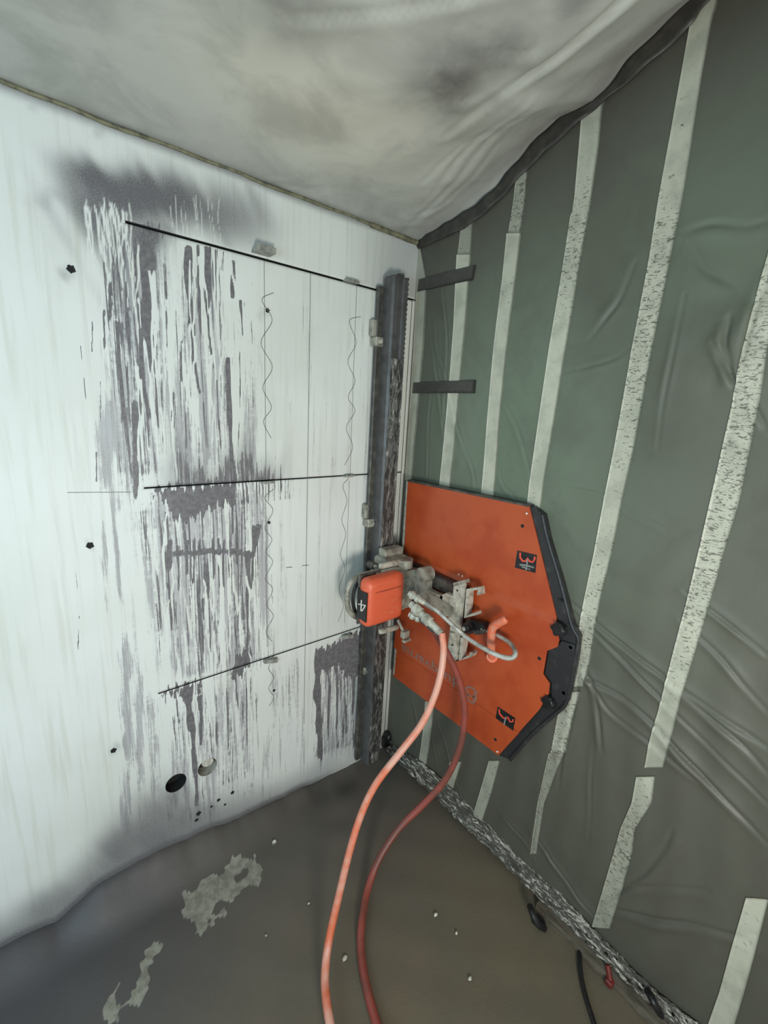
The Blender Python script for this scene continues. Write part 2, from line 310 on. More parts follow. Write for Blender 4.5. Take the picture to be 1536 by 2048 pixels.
def wall_fields(X, Z):
    R = np.zeros(X.shape); G = np.zeros(X.shape); B = np.zeros(X.shape)
    for poly, s in DP:
        c = 0
        for ox, oz in ((-.045, 0), (-.02, .04), (0, -.05), (.02, .0), (.045, .02), (-.03, -.03), (.03, -.06), (0, .06)):
            c = c+inpoly(X+ox+wob(Z, 5, .006), Z+oz+wob(X*3, 8, .01), poly)/8.0
        cp = .92+wob(X*7+Z*.5, 31, .13); R = np.maximum(R, c*s*cp*1.07); B = np.maximum(B, c*(s*1.2+.07)*(.9+wob(X*9+Z*.8, 37, .16)))
    def run(F, L, i, neg=False, soft=False):
        x0, z0, x1, z1, w, s = L
        if z0 < z1: x0, z0, x1, z1 = x1, z1, x0, z0
        m = (Z < z0+.03) & (Z > z1-.06) & (np.abs(X-(x0+x1)/2) < abs(x1-x0)/2+w*2+.03)
        z = Z[m]; q = (z0-z)/(z0-z1); c = x0+(x1-x0)*q+wob(z*(1.6 if neg else 1), i, .0045 if neg else (.0028 if w < .02 else .004))
        ww = w*(.50+.12*np.sin(z*40+i))*np.clip(1.25-.5*q, .5, 1.3)
        e = smooth(-.01, .35 if soft else .03, q)*smooth(1.1, .7 if soft else .92, q)
        v = s*np.exp(-(np.abs(X[m]-c)/(ww*(1.3 if soft else 1)))**(2 if soft else 4))*e
        if neg: F[m] = F[m]*(1-v)
        else: F[m] = np.maximum(F[m], v)
    for i, L in enumerate(WP): run(B, L, 50+i, soft=True)
    # sprayed mist
    N = wob(X*4+Z*2, 11, .012)
    for x, z, rx, rz, s in SP:
        d = ((X-x+N)/rx)**2+((Z-z+N)/rz)**2; G = 1-(1-G)*(1-s*np.exp(-d**1.25*.9))
    # mist does not reach below the top cut at the right
    m = (Z < Zc[0]) & (X > XL); G[m] *= .55+.45*smooth(.30, 0, X[m]-XL)
    for i, L in enumerate(RP): run(R, L, 100+i)
    # fuzzy band above cut 2
    a, b = wl(330, 950)[0], wl(585, 950)[0]
    bx = smooth(a-.06, a+.06, X)*smooth(b+.04, b-.12, X); bz = smooth(.16, .02, Z-Zc[1]-.035*np.sin(X*31)-.02*np.sin(X*83))*(Z > Zc[1])
    R = np.maximum(R, bx*bz*.62); G = np.maximum(G, bx*bz*.55)
    # ripple patch under cut 2
    a, b = wl(466, 980)[0], wl(588, 980)[0]
    m = (X > a) & (X < b) & (Z < Zc[1]) & (Z > Zc[1]-.075); R[m] = np.maximum(R[m], .30+.28*np.sin(X[m]*520+Z[m]*60)*smooth(b, a, X[m])+.1)
    # bowed horizontal drip line
    a, b = wl(345, 1110), wl(502, 1108); m = (X > a[0]) & (X < b[0]); q = (X-a[0])/(b[0]-a[0]); zc = a[1]+(b[1]-a[1])*q+.012*np.sin(q*3.14)
    R = np.where(m & (np.abs(Z-zc) < .0075), .95, R)
    a, b = wl(520, 1045), wl(340, 1045); 
    for k, poly in enumerate(SO):
        m = inpoly(X+.004*np.sin(Z*300), Z+.012*np.sin(X*210+k)+.008*np.sin(X*470), poly); R[m] = 1.0
    for i, L in enumerate(CP_): run(R, L, 300+i, True); run(G, L, 300+i, True); run(B, L, 300+i, True)
    # clean scraped band under the solid patch
    # slurry splashed up from the floor
    bz = np.interp(X, BANDX, BANDZ)+wob(X*2.2, 21, .004)
    lim = smooth(-.2, -.9, X)
    G = 1-(1-G)*(1-.95*smooth(.022, -.01, Z-bz)*smooth(-.2,-.6,X))*(1-.75*smooth(.13+.06*lim+.03*np.sin(X*13), -.01, Z-bz)*(.4+.6*lim))
    R = R*smooth(-.01, .03, Z-bz)
    # dirty cove below sheet at the top right corner and along the top joint
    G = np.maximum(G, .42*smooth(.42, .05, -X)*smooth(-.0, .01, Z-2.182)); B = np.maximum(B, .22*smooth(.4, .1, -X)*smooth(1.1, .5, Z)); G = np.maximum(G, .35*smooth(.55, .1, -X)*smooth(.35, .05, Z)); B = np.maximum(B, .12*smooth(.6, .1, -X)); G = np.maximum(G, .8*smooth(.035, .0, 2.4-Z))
    return R, G, B
HOLES = []
for px, py, rr in ((352,1566,.036),(415,1534,.036)):
    x, z = wl(px, py); HOLES.append((x, z, rr))
def cols(parts):
    out = []
    for a, b, d in parts:
        n = max(1, int(round((b-a)/d))); out += list(np.linspace(a, b, n, endpoint=False))
    return np.array(out+[parts[-1][1]])
def wall_grid(xs, zs, skip=None):
    nx, nz = len(xs), len(zs); X, Z = np.meshgrid(xs, zs, indexing='ij'); X = X.ravel().copy(); Z = Z.ravel().copy(); Y = np.zeros(len(X))
    I = np.arange(nx*nz).reshape(nx, nz)
    F = np.stack([I[:-1, :-1], I[1:, :-1], I[1:, 1:], I[:-1, 1:]], -1).reshape(-1, 4)
    cx = X[F].mean(1); cz = Z[F].mean(1); keep = np.ones(len(F), bool)
    for hx, hz, hr in HOLES: keep &= ((cx-hx)**2+(cz-hz)**2) > hr**2
    if skip is not None: keep &= ~skip(cx, cz)
    for hx, hz, hr in HOLES:
        d = np.hypot(X-hx, Z-hz); m = (d < hr*1.25) & (d > 1e-6)
        k = hr/np.maximum(d, 1e-6); ins = m & (d < hr*1.12); X[ins] = hx+(X[ins]-hx)*k[ins]; Z[ins] = hz+(Z[ins]-hz)*k[ins]
    return X, Y, Z, F[keep]
def attr_mesh(name, V, F, C, mat, smooth_=True, parent=None, **props):
    me = bpy.data.meshes.new(name); me.vertices.add(len(V)); me.vertices.foreach_set('co', np.asarray(V, np.float32).ravel())
    F = np.asarray(F, np.int32); me.loops.add(F.size); me.loops.foreach_set('vertex_index', F.ravel())
    me.polygons.add(len(F)); me.polygons.foreach_set('loop_start', np.arange(len(F), dtype=np.int32)*4); me.polygons.foreach_set('loop_total', np.full(len(F), 4, np.int32))
    me.update(calc_edges=True); me.validate()
    if smooth_: me.polygons.foreach_set('use_smooth', [True]*len(me.polygons))
    a = me.color_attributes.new('Col', 'FLOAT_COLOR', 'POINT'); c4 = np.ones((len(V), 4), np.float32); c4[:, :3] = np.clip(C, 0, 1); a.data.foreach_set('color', c4.ravel())
    return link(name, me, mat, parent, **props)
def rect_wall(name, x0, x1, z0, z1, parent=None, proud=0.0, **props):
    SAW = M_SAWCUT
    parts = []
    for a, b, d in ((-2.8, -1.42, .02), (-1.42, -.45, .0028), (-.45, .0, .005)):
        lo, hi = max(a, x0), min(b, x1)
        if hi > lo+1e-6: parts.append((lo, hi, d))
    xs = cols(parts); zs = cols([(z0, z1, .008)])
    X, Y, Z, F = wall_grid(xs, zs); R, G, B = wall_fields(X, Z)
    V = np.stack([X, Y-proud, Z], 1); C = np.stack([R, G, B], 1); n = len(V)
    # edges returning into the saw cut
    I = np.arange(len(xs)*len(zs)).reshape(len(xs), len(zs)); ring = list(I[:, 0])+list(I[-1, 1:])+list(I[-2::-1, -1])+list(I[0, -2:0:-1])
    VB = V[ring].copy(); VB[:, 1] = .045; CB = C[ring]*0; CB[:, 1] = .85; V = np.vstack([V, VB]); C = np.vstack([C, CB]); m = len(ring)
    F2 = np.array([(ring[i], n+i, n+(i+1) % m, ring[(i+1) % m]) for i in range(m)]); F = np.vstack([F, F2])
    o = attr_mesh(name, V, F, C, M_WALL, False, parent, **props); o.data.materials.append(SAW)
    mi = np.zeros(len(o.data.polygons), np.int32); mi[-m:] = 1; o.data.polygons.foreach_set('material_index', mi); return o

g = .0035
wall = rect_wall('wall_left', -2.8, XL-.0012, -.02, 2.95, kind='structure')
wall['label'] = 'white painted wall streaked with grey slurry, cut by saw lines'
rect_wall('wall_surround', XL-.006, 0, Zc[0]+g, 2.95, wall, .0002)
rect_wall('wall_surround', XR+.0015, 0, -.02, Zc[0]-g*.3, wall)
for z0, z1, lb in ((Zc[1]+g*.7, Zc[0]-g, 'upper sawn panel with long dark runs'), (Zc[2]+g*.7, Zc[1]-g*.7, 'middle sawn panel with dense drips'), (-.02, Zc[2]-g*.7, 'lower sawn panel with two cored holes')):
    o = rect_wall('wall_panel', XL-.006, XR-.0012, z0, z1, wall, .0002); o['label'] = lb
b = MB().box((-2.8, .05, -.02), (.15, .2, 2.95)); b.build('wall_backing', M_SAWCUT, wall)
# thin concrete lining inside cored holes, the left one in the painted shade colour
for hx, hz, hr in HOLES:
    m = MB(); n = 28; V = []
    for y in (0.0, .049):
        for k in range(n): V.append((hx+hr*1.0*math.cos(2*math.pi*k/n), y, hz+hr*1.0*math.sin(2*math.pi*k/n)))
    m.add(V, [(k, (k+1) % n, n+(k+1) % n, n+k) for k in range(n)]); m.build('core_hole_lining', M_STEEL2 if hx > -.95 else M_SAWCUT, wall, True)
# white core stub leaning in the right hole
hx, hz, hr = HOLES[1]
m = MB().tube([(hx+.004, .01, hz+.012), (hx+.008, .045, hz+.016)], .021, 18); m.build('core_stub', M_CHIP, wall, True)
# small drilled anchor holes with a raised spalled rim
def spall(px, py, r):
    x, z = wl(px, py); m = MB(); n = 14; V = [(x, -.0006, z)]
    for k in range(n):
        q = r*(1+.35*math.sin(k*2.3+px)+.15*random.random()); V.append((x+q*math.cos(2*math.pi*k/n), -.0012, z+q*math.sin(2*math.pi*k/n)))
    for k in range(n): V.append((x+r*1.5*math.cos(2*math.pi*k/n), .001, z+r*1.5*math.sin(2*math.pi*k/n)))
    m.add(V, [(0, 1+k, 1+(k+1) % n) for k in range(n)]+[(1+k, 1+n+k, 1+n+(k+1) % n, 1+(k+1) % n) for k in range(n)])
    m.build('anchor_hole', M_BLACKV, wall)
for q in [(a_, b_, c_*.68) for a_, b_, c_ in ((142,538,.011),(180,1091,.011),(227,1501,.010),(535,621,.0085),(538,1045,.007),(548,1381,.007),(465,1585,.009),(437,1600,.008),(450,1609,.006),(423,1613,.006),(397,1627,.011),(393,1640,.008))]: spall(*q)
# pencil lines and snaking pencil squiggles drawn on the wall
def ribbon(pts, w, mat, name, parent, y=-.0012):
    P = np.array(pts); T = np.gradient(P, axis=0); T /= np.linalg.norm(T, axis=1)[:, None]+1e-9; N = np.stack([-T[:, 1], T[:, 0]], 1)*w/2
    V = [(p[0]+n[0], y, p[1]+n[1]) for p, n in zip(P, N)]+[(p[0]-n[0], y, p[1]-n[1]) for p, n in zip(P, N)]; k = len(P)
    m = MB().add(V, [(i, i+1, k+i+1, k+i) for i in range(k-1)]); return m.build(name, mat, parent)
for x, z0, z1 in ((-.502, 2.178, .37), (-.672, 2.178, 1.47), (-.672, 1.44, .80), (-.305, 2.178, 1.47), (-.305, 1.44, .80)):
    ribbon([(x, z0), (x, (z0+z1)/2), (x+.002, z1)], .0022 if x == -.502 else .0018, M_PENCIL, 'pencil_line', wall)
ribbon([wl(135, 985), wl(262, 984)], .0016, M_PENCIL, 'pencil_line', wall)
ribbon([wl(572, 1135), wl(584, 1134)], .003, M_PENCIL, 'pencil_line', wall); ribbon([wl(604, 1131), wl(617, 1130)], .003, M_PENCIL, 'pencil_line', wall)
def squiggle(zt, zb, x, amp, per, first):
    pts = [first]; z = zt; k = 0
    while z > zb:
        pts.append((x+amp*(1 if k % 2 else -1)*(.75+.5*random.random()), z)); z -= per*(.8+.45*random.random()); k += 1
    ribbon(spline(pts, 10), .0022, M_PENCIL, 'pencil_squiggle', wall)
squiggle(2.06, 1.56, -.665, .017, .062, (-.64, 2.09)); squiggle(1.40, .80, -.66, .013, .05, (-.64, 1.43)); squiggle(.70, .50, -.655, .01, .04, (-.66, .72))
squiggle(2.05, 1.50, -.312, .017, .062, (-.28, 2.075)); squiggle(1.42, .80, -.325, .013, .07, (-.31, 1.45))

# ------------------------------------------------------------------ floor
def floor_fields(X, Y):
    R = np.zeros(X.shape); G = smooth(-1.0, .0, Y)*.6+smooth(-.75, -1.5, X)*.45; B = np.zeros(X.shape)
    polys = [[(362,1790),(420,1755),(460,1725),(485,1705),(508,1708),(526,1735),(522,1762),(500,1768),(470,1790),(432,1805),(420,1835),(452,1820),(450,1838),(418,1848),(405,1868),(392,1862),(372,1822)],
             [(290,1895),(315,1882),(330,1890),(318,1905),(300,1925),(298,1975),(278,2010),(245,2012),(235,2048),(200,2060),(208,2010),(232,1978),(240,2000),(265,1990),(280,1950),(288,1915)]]
    N = .012*np.sin(X*60)*np.sin(Y*47+1)+.006*np.sin(X*130+Y*90)
    for p in polys:
        m = inpoly(X+N, Y+N, [fl(*q) for q in p]); R[m] = .85
    m = inpoly(X, Y, [fl(*q) for q in [(466,1755),(488,1735),(500,1735),(492,1750),(472,1765)]]); R[m] = .1
    for px, py, r, s in ((690,1578,.05,.8),(640,1600,.05,.5),(610,1620,.05,.3),(680,1650,.04,.25),(560,1640,.08,.2)):
        x, y = fl(px, py); B = np.maximum(B, s*np.exp(-(((X-x)/(r*1.6))**2+((Y-y)/r)**2)))
    for px, py, r, s in ((828,1995,.04,.36),(548,1683,.015,.7),):
        x, y = fl(px, py); R = np.maximum(R, s*np.exp(-(((X-x)/r)**2+((Y-y)/r)**2)))
    return R, G, np.clip(B, 0, 1)
xs = cols([(-2.8, -1.7, .05), (-1.7, .0, .009), (.0, .15, .05)]); ys = cols([(-2.6, -1.6, .05), (-1.6, 0.0, .009)])
X, Y = [q.ravel() for q in np.meshgrid(xs, ys, indexing='ij')]; R, G, B = floor_fields(X, Y)
I = np.arange(len(X)).reshape(len(xs), len(ys)); F = np.stack([I[:-1, :-1], I[1:, :-1], I[1:, 1:], I[:-1, 1:]], -1).reshape(-1, 4)
# slurry heaped a little against the white wall
Zf = .003*np.sin(X*7+1)*np.sin(Y*6)+.0015*np.sin(X*31)*np.sin(Y*27)-.003+np.maximum(np.interp(X, BANDX, BANDZ)+wob(X*2.2, 21, .004)-.012, 0)*smooth(-.16, .002, Y)**1.8
attr_mesh('floor', np.stack([X, Y, Zf], 1), F, np.stack([R, G, B], 1), M_FLOOR, True, kind='structure')

# ------------------------------------------------------------------ right wall behind the plastic
MB().box((.03, -2.6, -.05), (.15, .0, 2.95)).build('wall_right', M_GREYW, kind='structure')
MB().box((-2.8, -2.6, 2.95), (.15, .2, 3.05)).build('ceiling', M_GREYW, kind='structure')

# ceiling / wall junction of the plastic, measured on the plane x = 0
JP = np.array([wr(*q) for q in [(835,487),(880,462),(940,425),(1000,376),(1060,308),(1090,275),(1130,240),(1200,205),(1260,130),(1340,50),(1385,5)]])
JP = JP[np.argsort(-JP[:, 0])]; JY = np.append(JP[:, 0], [-1.3, -2.6]); JZ = np.append(JP[:, 1], [2.83, 2.86]); JZ[0] = 2.4
def junc(y): return np.interp(-y, -JY, JZ)
# creases in the wall sheet: photo points, height, width
CR = [((1130,1190),(1250,1290),(1400,1400),(1536,1490),.014,.016),((1135,1205),(1260,1330),(1370,1440),(1536,1600),.012,.014),((1150,1340),(1270,1410),(1380,1520),(1536,1680),.018,.018),
 ((1175,1340),(1220,1420),(1300,1480),(1400,1560),.010,.015),((1370,1180),(1450,1240),(1500,1280),(1536,1310),.012,.012),((1365,1240),(1440,1310),(1490,1370),(1536,1420),.010,.014),
 ((1350,1370),(1420,1430),(1480,1480),(1536,1540),.014,.018),((1372,480),(1410,545),(1470,580),(1530,640),.009,.03),((1370,470),(1430,455),(1490,460),(1536,450),.007,.025),((1270,530),(1240,600),(1210,640),(1180,680),.008,.02),
 ((1372,590),(1350,700),(1330,800),(1318,900),.008,.008),((1536,560),(1512,620),(1490,700),(1482,780),.014,.02),((1430,690),(1470,760),(1510,810),(1536,860),.014,.015),((1460,640),(1452,690),(1462,730),(1470,780),.018,.02),
 ((860,620),(870,700),(885,800),(900,950),.006,.008),((875,640),(880,700),(900,760),(930,900),.005,.008),((890,580),(900,680),(895,800),(892,850),.007,.008),((868,780),(862,850),(860,930),(858,960),.006,.010),((915,840),(935,900),(950,940),(955,985),.006,.009),
 ((1010,800),(1040,860),(1060,930),(1075,990),.005,.014),((1120,750),(1180,735),(1230,720),(1260,700),.004,.015),((1140,970),(1210,985),(1260,1020),(1340,1060),.005,.010),((1000,940),(1010,970),(1030,990),(1040,1010),.006,.01),
 ((860,1380),(865,1430),(870,1480),(880,1540),.006,.010),((880,1440),(900,1500),(910,1540),(930,1590),.006,.008),((830,1390),(840,1450),(838,1490),(832,1510),.006,.01),((1170,1340),(1190,1380),(1200,1440),(1205,1500),.012,.016),
 ((1160,1340),(1150,1420),(1130,1500),(1120,1570),.010,.016),((1225,1780),(1290,1745),(1330,1700),(1350,1660),.010,.02),((1220,1810),(1300,1830),(1400,1850),(1500,1880),.016,.022),((1215,1800),(1260,1770),(1330,1770),(1420,1780),.010,.02),
 ((1100,1700),(1120,1730),(1160,1790),(1200,1840),.008,.008),((1060,1640),(1100,1700),(1140,1760),(1180,1820),.006,.008),((1000,1610),(1030,1650),(1060,1680),(1080,1720),.006,.010),((1190,1480),(1185,1560),(1185,1620),(1180,1680),.005,.012),
 ((1085,1590),(1078,1640),(1070,1690),(1065,1740),.005,.006)]
CRW = [(spline([wr(*q) for q in c[:4]], 6), c[4]*.72, max(.0075, c[5]*.62)) for c in CR]
def crease_h(Y, Z, creases):
    H = np.zeros(Y.shape)
    for P, a, wd in creases:
        m = (Y > P[:, 0].min()-wd*4) & (Y < P[:, 0].max()+wd*4) & (Z > P[:, 1].min()-wd*4) & (Z < P[:, 1].max()+wd*4)
        if not m.any(): continue
        y, z = Y[m], Z[m]; best = np.full(y.shape, 9.0); sg = np.zeros(y.shape); tt = np.zeros(y.shape); n = len(P)-1
        for i in range(n):
            d = P[i+1]-P[i]; L2 = d@d; t_ = np.clip(((y-P[i][0])*d[0]+(z-P[i][1])*d[1])/L2, 0, 1)
            ey = y-P[i][0]-t_*d[0]; ez = z-P[i][1]-t_*d[1]; dd = np.hypot(ey, ez); k = dd < best
            best = np.where(k, dd, best); sg = np.where(k, np.sign(ey*d[1]-ez*d[0]), sg); tt = np.where(k, (i+t_)/n, tt)
        s = best*sg; tp = np.sin(np.clip(tt*.92+.06, 0, 1)*math.pi)**.5
        tp = tp*(.75+.25*np.sin(tt*9+P[0, 0]*40)); H[m] += tp*a*(.75*np.exp(-(s/(wd*2.2))**2)+.3*np.exp(-((s+wd*1.1)/(wd*.8))**2)-1.1*np.exp(-((s-wd*.3)/(wd*.5))**2))
    return H
def sheet_h(Y, Z):
    H = .010+.006*np.sin(Y*6+Z*2.1)*np.sin(Z*3.2+1)+.004*np.sin(Y*13-Z*5)*np.sin(Z*2.3+Y*4)
    H = H+.0015*np.sin(Y*60+3*np.sin(Z*4))*smooth(-.05, -.4, Y)*smooth(1.6, .8, Z)+crease_h(Y, Z, CRW)
    H = H+.05*smooth(-.9, -1.5, Y)*np.exp(-((Z-1.75)/.35)**2)*.5
    k = smooth(.0, -.06, Y); return H*k*smooth(.02, .10, Z)
def sheet_x(Y, Z): return -.004-np.maximum(sheet_h(Y, Z), -.012)
ys = cols([(-2.5, -1.5, .02), (-1.5, -.004, .005)]); vs = np.linspace(0, 1, 520)
Yg, Vg = np.meshgrid(ys, vs, indexing='ij'); Y = Yg.ravel(); top = junc(Y); Z = .03+(top-.03)*Vg.ravel()
Rr = np.exp(-(((Y+.55)/.42)**2+((Z-1.65)/.55)**2)); Rr = np.maximum(Rr, .7*np.exp(-(((Y+1.05)/.35)**2+((Z-2.1)/.3)**2)))*(1-.0*Y)
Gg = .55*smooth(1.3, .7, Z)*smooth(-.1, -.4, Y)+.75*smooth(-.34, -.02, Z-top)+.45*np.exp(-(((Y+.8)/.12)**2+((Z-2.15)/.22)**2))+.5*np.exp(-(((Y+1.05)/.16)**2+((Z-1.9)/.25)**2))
Bb = .22*np.exp(-(((Y+1.15)/.12)**2+((Z-1.85)/.12)**2))+.10*np.exp(-(((Y+.3)/.15)**2+((Z-1.7)/.3)**2))
I = np.arange(len(Y)).reshape(Yg.shape); F = np.stack([I[:-1, :-1], I[:-1, 1:], I[1:, 1:], I[1:, :-1]], -1).reshape(-1, 4)
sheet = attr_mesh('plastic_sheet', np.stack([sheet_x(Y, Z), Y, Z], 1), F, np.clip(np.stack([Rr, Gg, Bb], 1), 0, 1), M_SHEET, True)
sheet['label'] = 'grey-green plastic sheet taped over the right wall with pale vertical strips'; sheet['category'] = 'plastic sheet'

# pale tape strips following the sheet: rows of (y_px, left_px, right_px), dirt amount
def strip(rows, dirt, dull=0.0, name='tape_strip', mat=None, off=.0035, par=None, dfun=None):
    A = np.array([[*wr(l, y), *wr(r, y)] for y, l, r in rows]); V = []; C = []
    L = np.concatenate([[0], np.cumsum(np.hypot(*(np.diff((A[:, :2]+A[:, 2:])/2, axis=0).T)))]); n = max(4, int(L[-1]/.009)); nw = 9
    q = np.linspace(0, L[-1], n); a = np.stack([np.interp(q, L, A[:, k]) for k in range(4)], 1)
    for j in range(nw):
        s = j/(nw-1); y = a[:, 0]*(1-s)+a[:, 2]*s; z = a[:, 1]*(1-s)+a[:, 3]*s
        V.append(np.stack([sheet_x(y, z)-off, y, z], 1)); C.append(np.stack([q*0, np.interp(q/L[-1], np.linspace(0, 1, len(dirt)), dirt), q*0+dull if np.isscalar(dull) else np.interp(q/L[-1], np.linspace(0, 1, len(dull)), dull)], 1))
    V = np.concatenate(V); C = np.concatenate(C); I = np.arange(len(V)).reshape(nw, n)
    F = np.stack([I[:-1, :-1], I[:-1, 1:], I[1:, 1:], I[1:, :-1]], -1).reshape(-1, 4)
    # returned edges give the tape its thickness
    VB = V.copy(); VB[:, 0] += off+.001; nb = len(V); ring = list(I[0])+list(I[1:, -1])+list(I[-1, -2::-1])+list(I[-2:0:-1, 0])
    F2 = np.array([(ring[i], ring[(i+1) % len(ring)], nb+ring[(i+1) % len(ring)], nb+ring[i]) for i in range(len(ring))])
    return attr_mesh(name, np.vstack([V, VB]), np.vstack([F, F2]), np.vstack([C, C]), mat or M_STRIP, True, par or sheet)
strip([(492,838,842),(560,836,856),(700,829,850),(850,820,838),(960,812,828)], [.1, .0, .1], [.5, .1, .2])
strip([(425,932,955),(450,929,951),(512,922,948)], [.6, .5], .65)
strip([(512,920,948),(650,914,938),(770,905,926),(900,892,914),(1000,880,902)], [.0, .1, .1, .2], 0)
strip([(310,1044,1067),(340,1040,1062),(412,1032,1056),(470,1023,1048)], [.9, 1, .9], .45)
strip([(470,1020,1049),(560,1012,1039),(700,994,1021),(850,978,1003),(960,969,995),(1010,965,990)], [.0, .6, .0, .1, .1, .3], 0)
strip([(180,1176,1219),(225,1170,1210),(300,1164,1203),(400,1155,1188),(430,1150,1184),(435,1147,1182),(550,1129,1161),(700,1104,1136),(850,1082,1113),(960,1066,1095),(1020,1059,1088)], [.2, .3, .9, 1, .6, .1, .2, .3, .5], [.15, 0, .1, 0, 0, 0, 0, .1])
strip([(-40,1400,1447),(22,1392,1436),(36,1388,1430),(150,1368,1409),(280,1345,1389),(290,1343,1388),(400,1322,1370),(520,1302,1345),(700,1266,1307),(900,1232,1272),(1000,1213,1250),(1100,1194,1230),(1200,1172,1204),(1330,1150,1181),(1370,1140,1172)],
      [.1, .1, .2, .9, 1, 1, .8, .5, .6, .7, .9, .8], [.1, 0, .1, .1, .1, .1, .15, .1, .5])
strip([(1380,1133,1165),(1430,1120,1150),(1500,1108,1138)], [.8, 1], .35)
strip([(1500,1104,1134),(1600,1082,1096),(1700,1068,1080)], [.9, .8], .8)
strip([(460,1552,1600),(700,1490,1540),(800,1472,1527),(1000,1425,1484),(1100,1401,1452),(1200,1377,1424),(1300,1350,1394),(1400,1325,1364),(1480,1302,1345),(1530,1293,1330)],
      [.8, 1, 1, 1, 1, .9, .4, .2], [0, 0, .05, .1, .1, .1, .3, .6])
strip([(1548,1277,1314),(1600,1268,1308),(1650,1246,1276),(1700,1232,1270),(1780,1208,1248),(1850,1186,1224)], [.4, 1, 1, .8, .8], [.2, .6, .4, .5, .6])
strip([(1790,1494,1540),(1900,1462,1512),(1980,1440,1490),(2060,1412,1466)], [.4, .4, .3], .05)
strip([(1400,855,873),(1460,849,866),(1535,838,854)], [.3, .3], .25)
strip([(1520,905,928),(1570,893,912),(1592,888,905)], [.3, .4], .2)
strip([(1518,982,1004),(1580,965,989),(1640,948,970)], [.5, .6], .45)
for a, bb in (((553,583,840,957),'a'), ((765,787,831,957),'b')): pass
def tape_quad(c, name, mat, off=.006):
    P = [np.array(wr(*q)) for q in c]; n = 24; nw = 5; V = []   # c = tl,tr,br,bl
    for j in range(nw):
        s = j/(nw-1)
        for i in range(n):
            q = i/(n-1); p = (P[0]*(1-q)+P[1]*q)*(1-s)+(P[3]*(1-q)+P[2]*q)*s; V.append((p[0], p[1]))
    V = np.array(V); x = sheet_x(V[:, 0], V[:, 1])-off; V3 = np.stack([x, V[:, 0], V[:, 1]], 1); VB = V3.copy(); VB[:, 0] += off; I = np.arange(len(V)).reshape(nw, n); nb = len(V)
    F = np.stack([I[:-1, :-1], I[:-1, 1:], I[1:, 1:], I[1:, :-1]], -1).reshape(-1, 4); ring = list(I[0])+list(I[1:, -1])+list(I[-1, -2::-1])+list(I[-2:0:-1, 0])
    F2 = np.array([(ring[i], ring[(i+1) % len(ring)], nb+ring[(i+1) % len(ring)], nb+ring[i]) for i in range(len(ring))])
    return attr_mesh(name, np.vstack([V3, VB]), np.vstack([F, F2]), np.zeros((2*nb, 3)), mat, True, sheet)
o = tape_quad([(841,560),(958,533),(953,563),(838,584)], 'dark_tape', M_DTAPE); o['label'] = 'upper short dark grey tape piece near the corner'
o = tape_quad([(831,766),(958,761),(956,787),(830,787)], 'dark_tape', M_DTAPE); o['label'] = 'lower short dark grey tape piece near the corner'
# black tape along the ceiling junction
up_ = [wr(*q) for q in [(838,486),(900,452),(960,414),(1000,378),(1060,312),(1130,243),(1205,205),(1265,132),(1350,45),(1400,-10),(1460,-90)]]
lo_ = [wr(*q) for q in [(842,500),(920,468),(956,446),(1010,400),(1060,347),(1165,252),(1210,215),(1290,150),(1385,65),(1412,25),(1470,-40)]]
U = spline(up_, 5); Lw = spline(lo_, 5); nw = 5; V = []
for j in range(nw):
    s = j/(nw-1); P = U*(1-s)+Lw*s; P[:, 1] = np.minimum(P[:, 1], junc(P[:, 0])-.002+.0*s); V.append(np.stack([sheet_x(P[:, 0], P[:, 1])-.006-.006*(1-s)-.004*np.sin(P[:, 0]*70+s*3), P[:, 0], P[:, 1]], 1))
V = np.concatenate(V); I = np.arange(len(V)).reshape(nw, -1); F = np.stack([I[:-1, :-1], I[:-1, 1:], I[1:, 1:], I[1:, :-1]], -1).reshape(-1, 4)
o = attr_mesh('edge_tape', V, F, np.zeros((len(V), 3)), M_EDGE, True, sheet); o['label'] = 'dark tape band along the ceiling edge'
md = o.modifiers.new('thick', 'SOLIDIFY'); md.thickness = .003
# crinkled silver tape at the foot of the sheet
tu = [wr(*q) for q in [(783,1486),(830,1510),(880,1548),(960,1620),(1040,1702),(1120,1776),(1200,1862),(1290,1952),(1400,2040),(1500,2130)]]
U = spline(tu, 14); n = len(U); nw = 12; V = []
for j in range(nw):
    s = j/(nw-1); y = U[:, 0]; z = U[:, 1]*(1-s)+(.030)*s+.004*np.sin(y*90+j*1.7)*(s > .1); x = -.012-.034*s+.006*np.sin(y*150+j*2.1)*np.sin(y*61+j)+.003*np.sin(j*2.6+y*20)
    V.append(np.stack([x, y, np.maximum(z, .006)], 1))
V = np.concatenate(V); I = np.arange(len(V)).reshape(nw, n); F = np.stack([I[:-1, :-1], I[:-1, 1:], I[1:, 1:], I[1:, :-1]], -1).reshape(-1, 4)
o = attr_mesh('floor_tape', V, F, np.zeros((len(V), 3)), M_SILVER, True, sheet); o['label'] = 'crinkled shiny silver tape along the floor'
md = o.modifiers.new('thick', 'SOLIDIFY'); md.thickness = .002

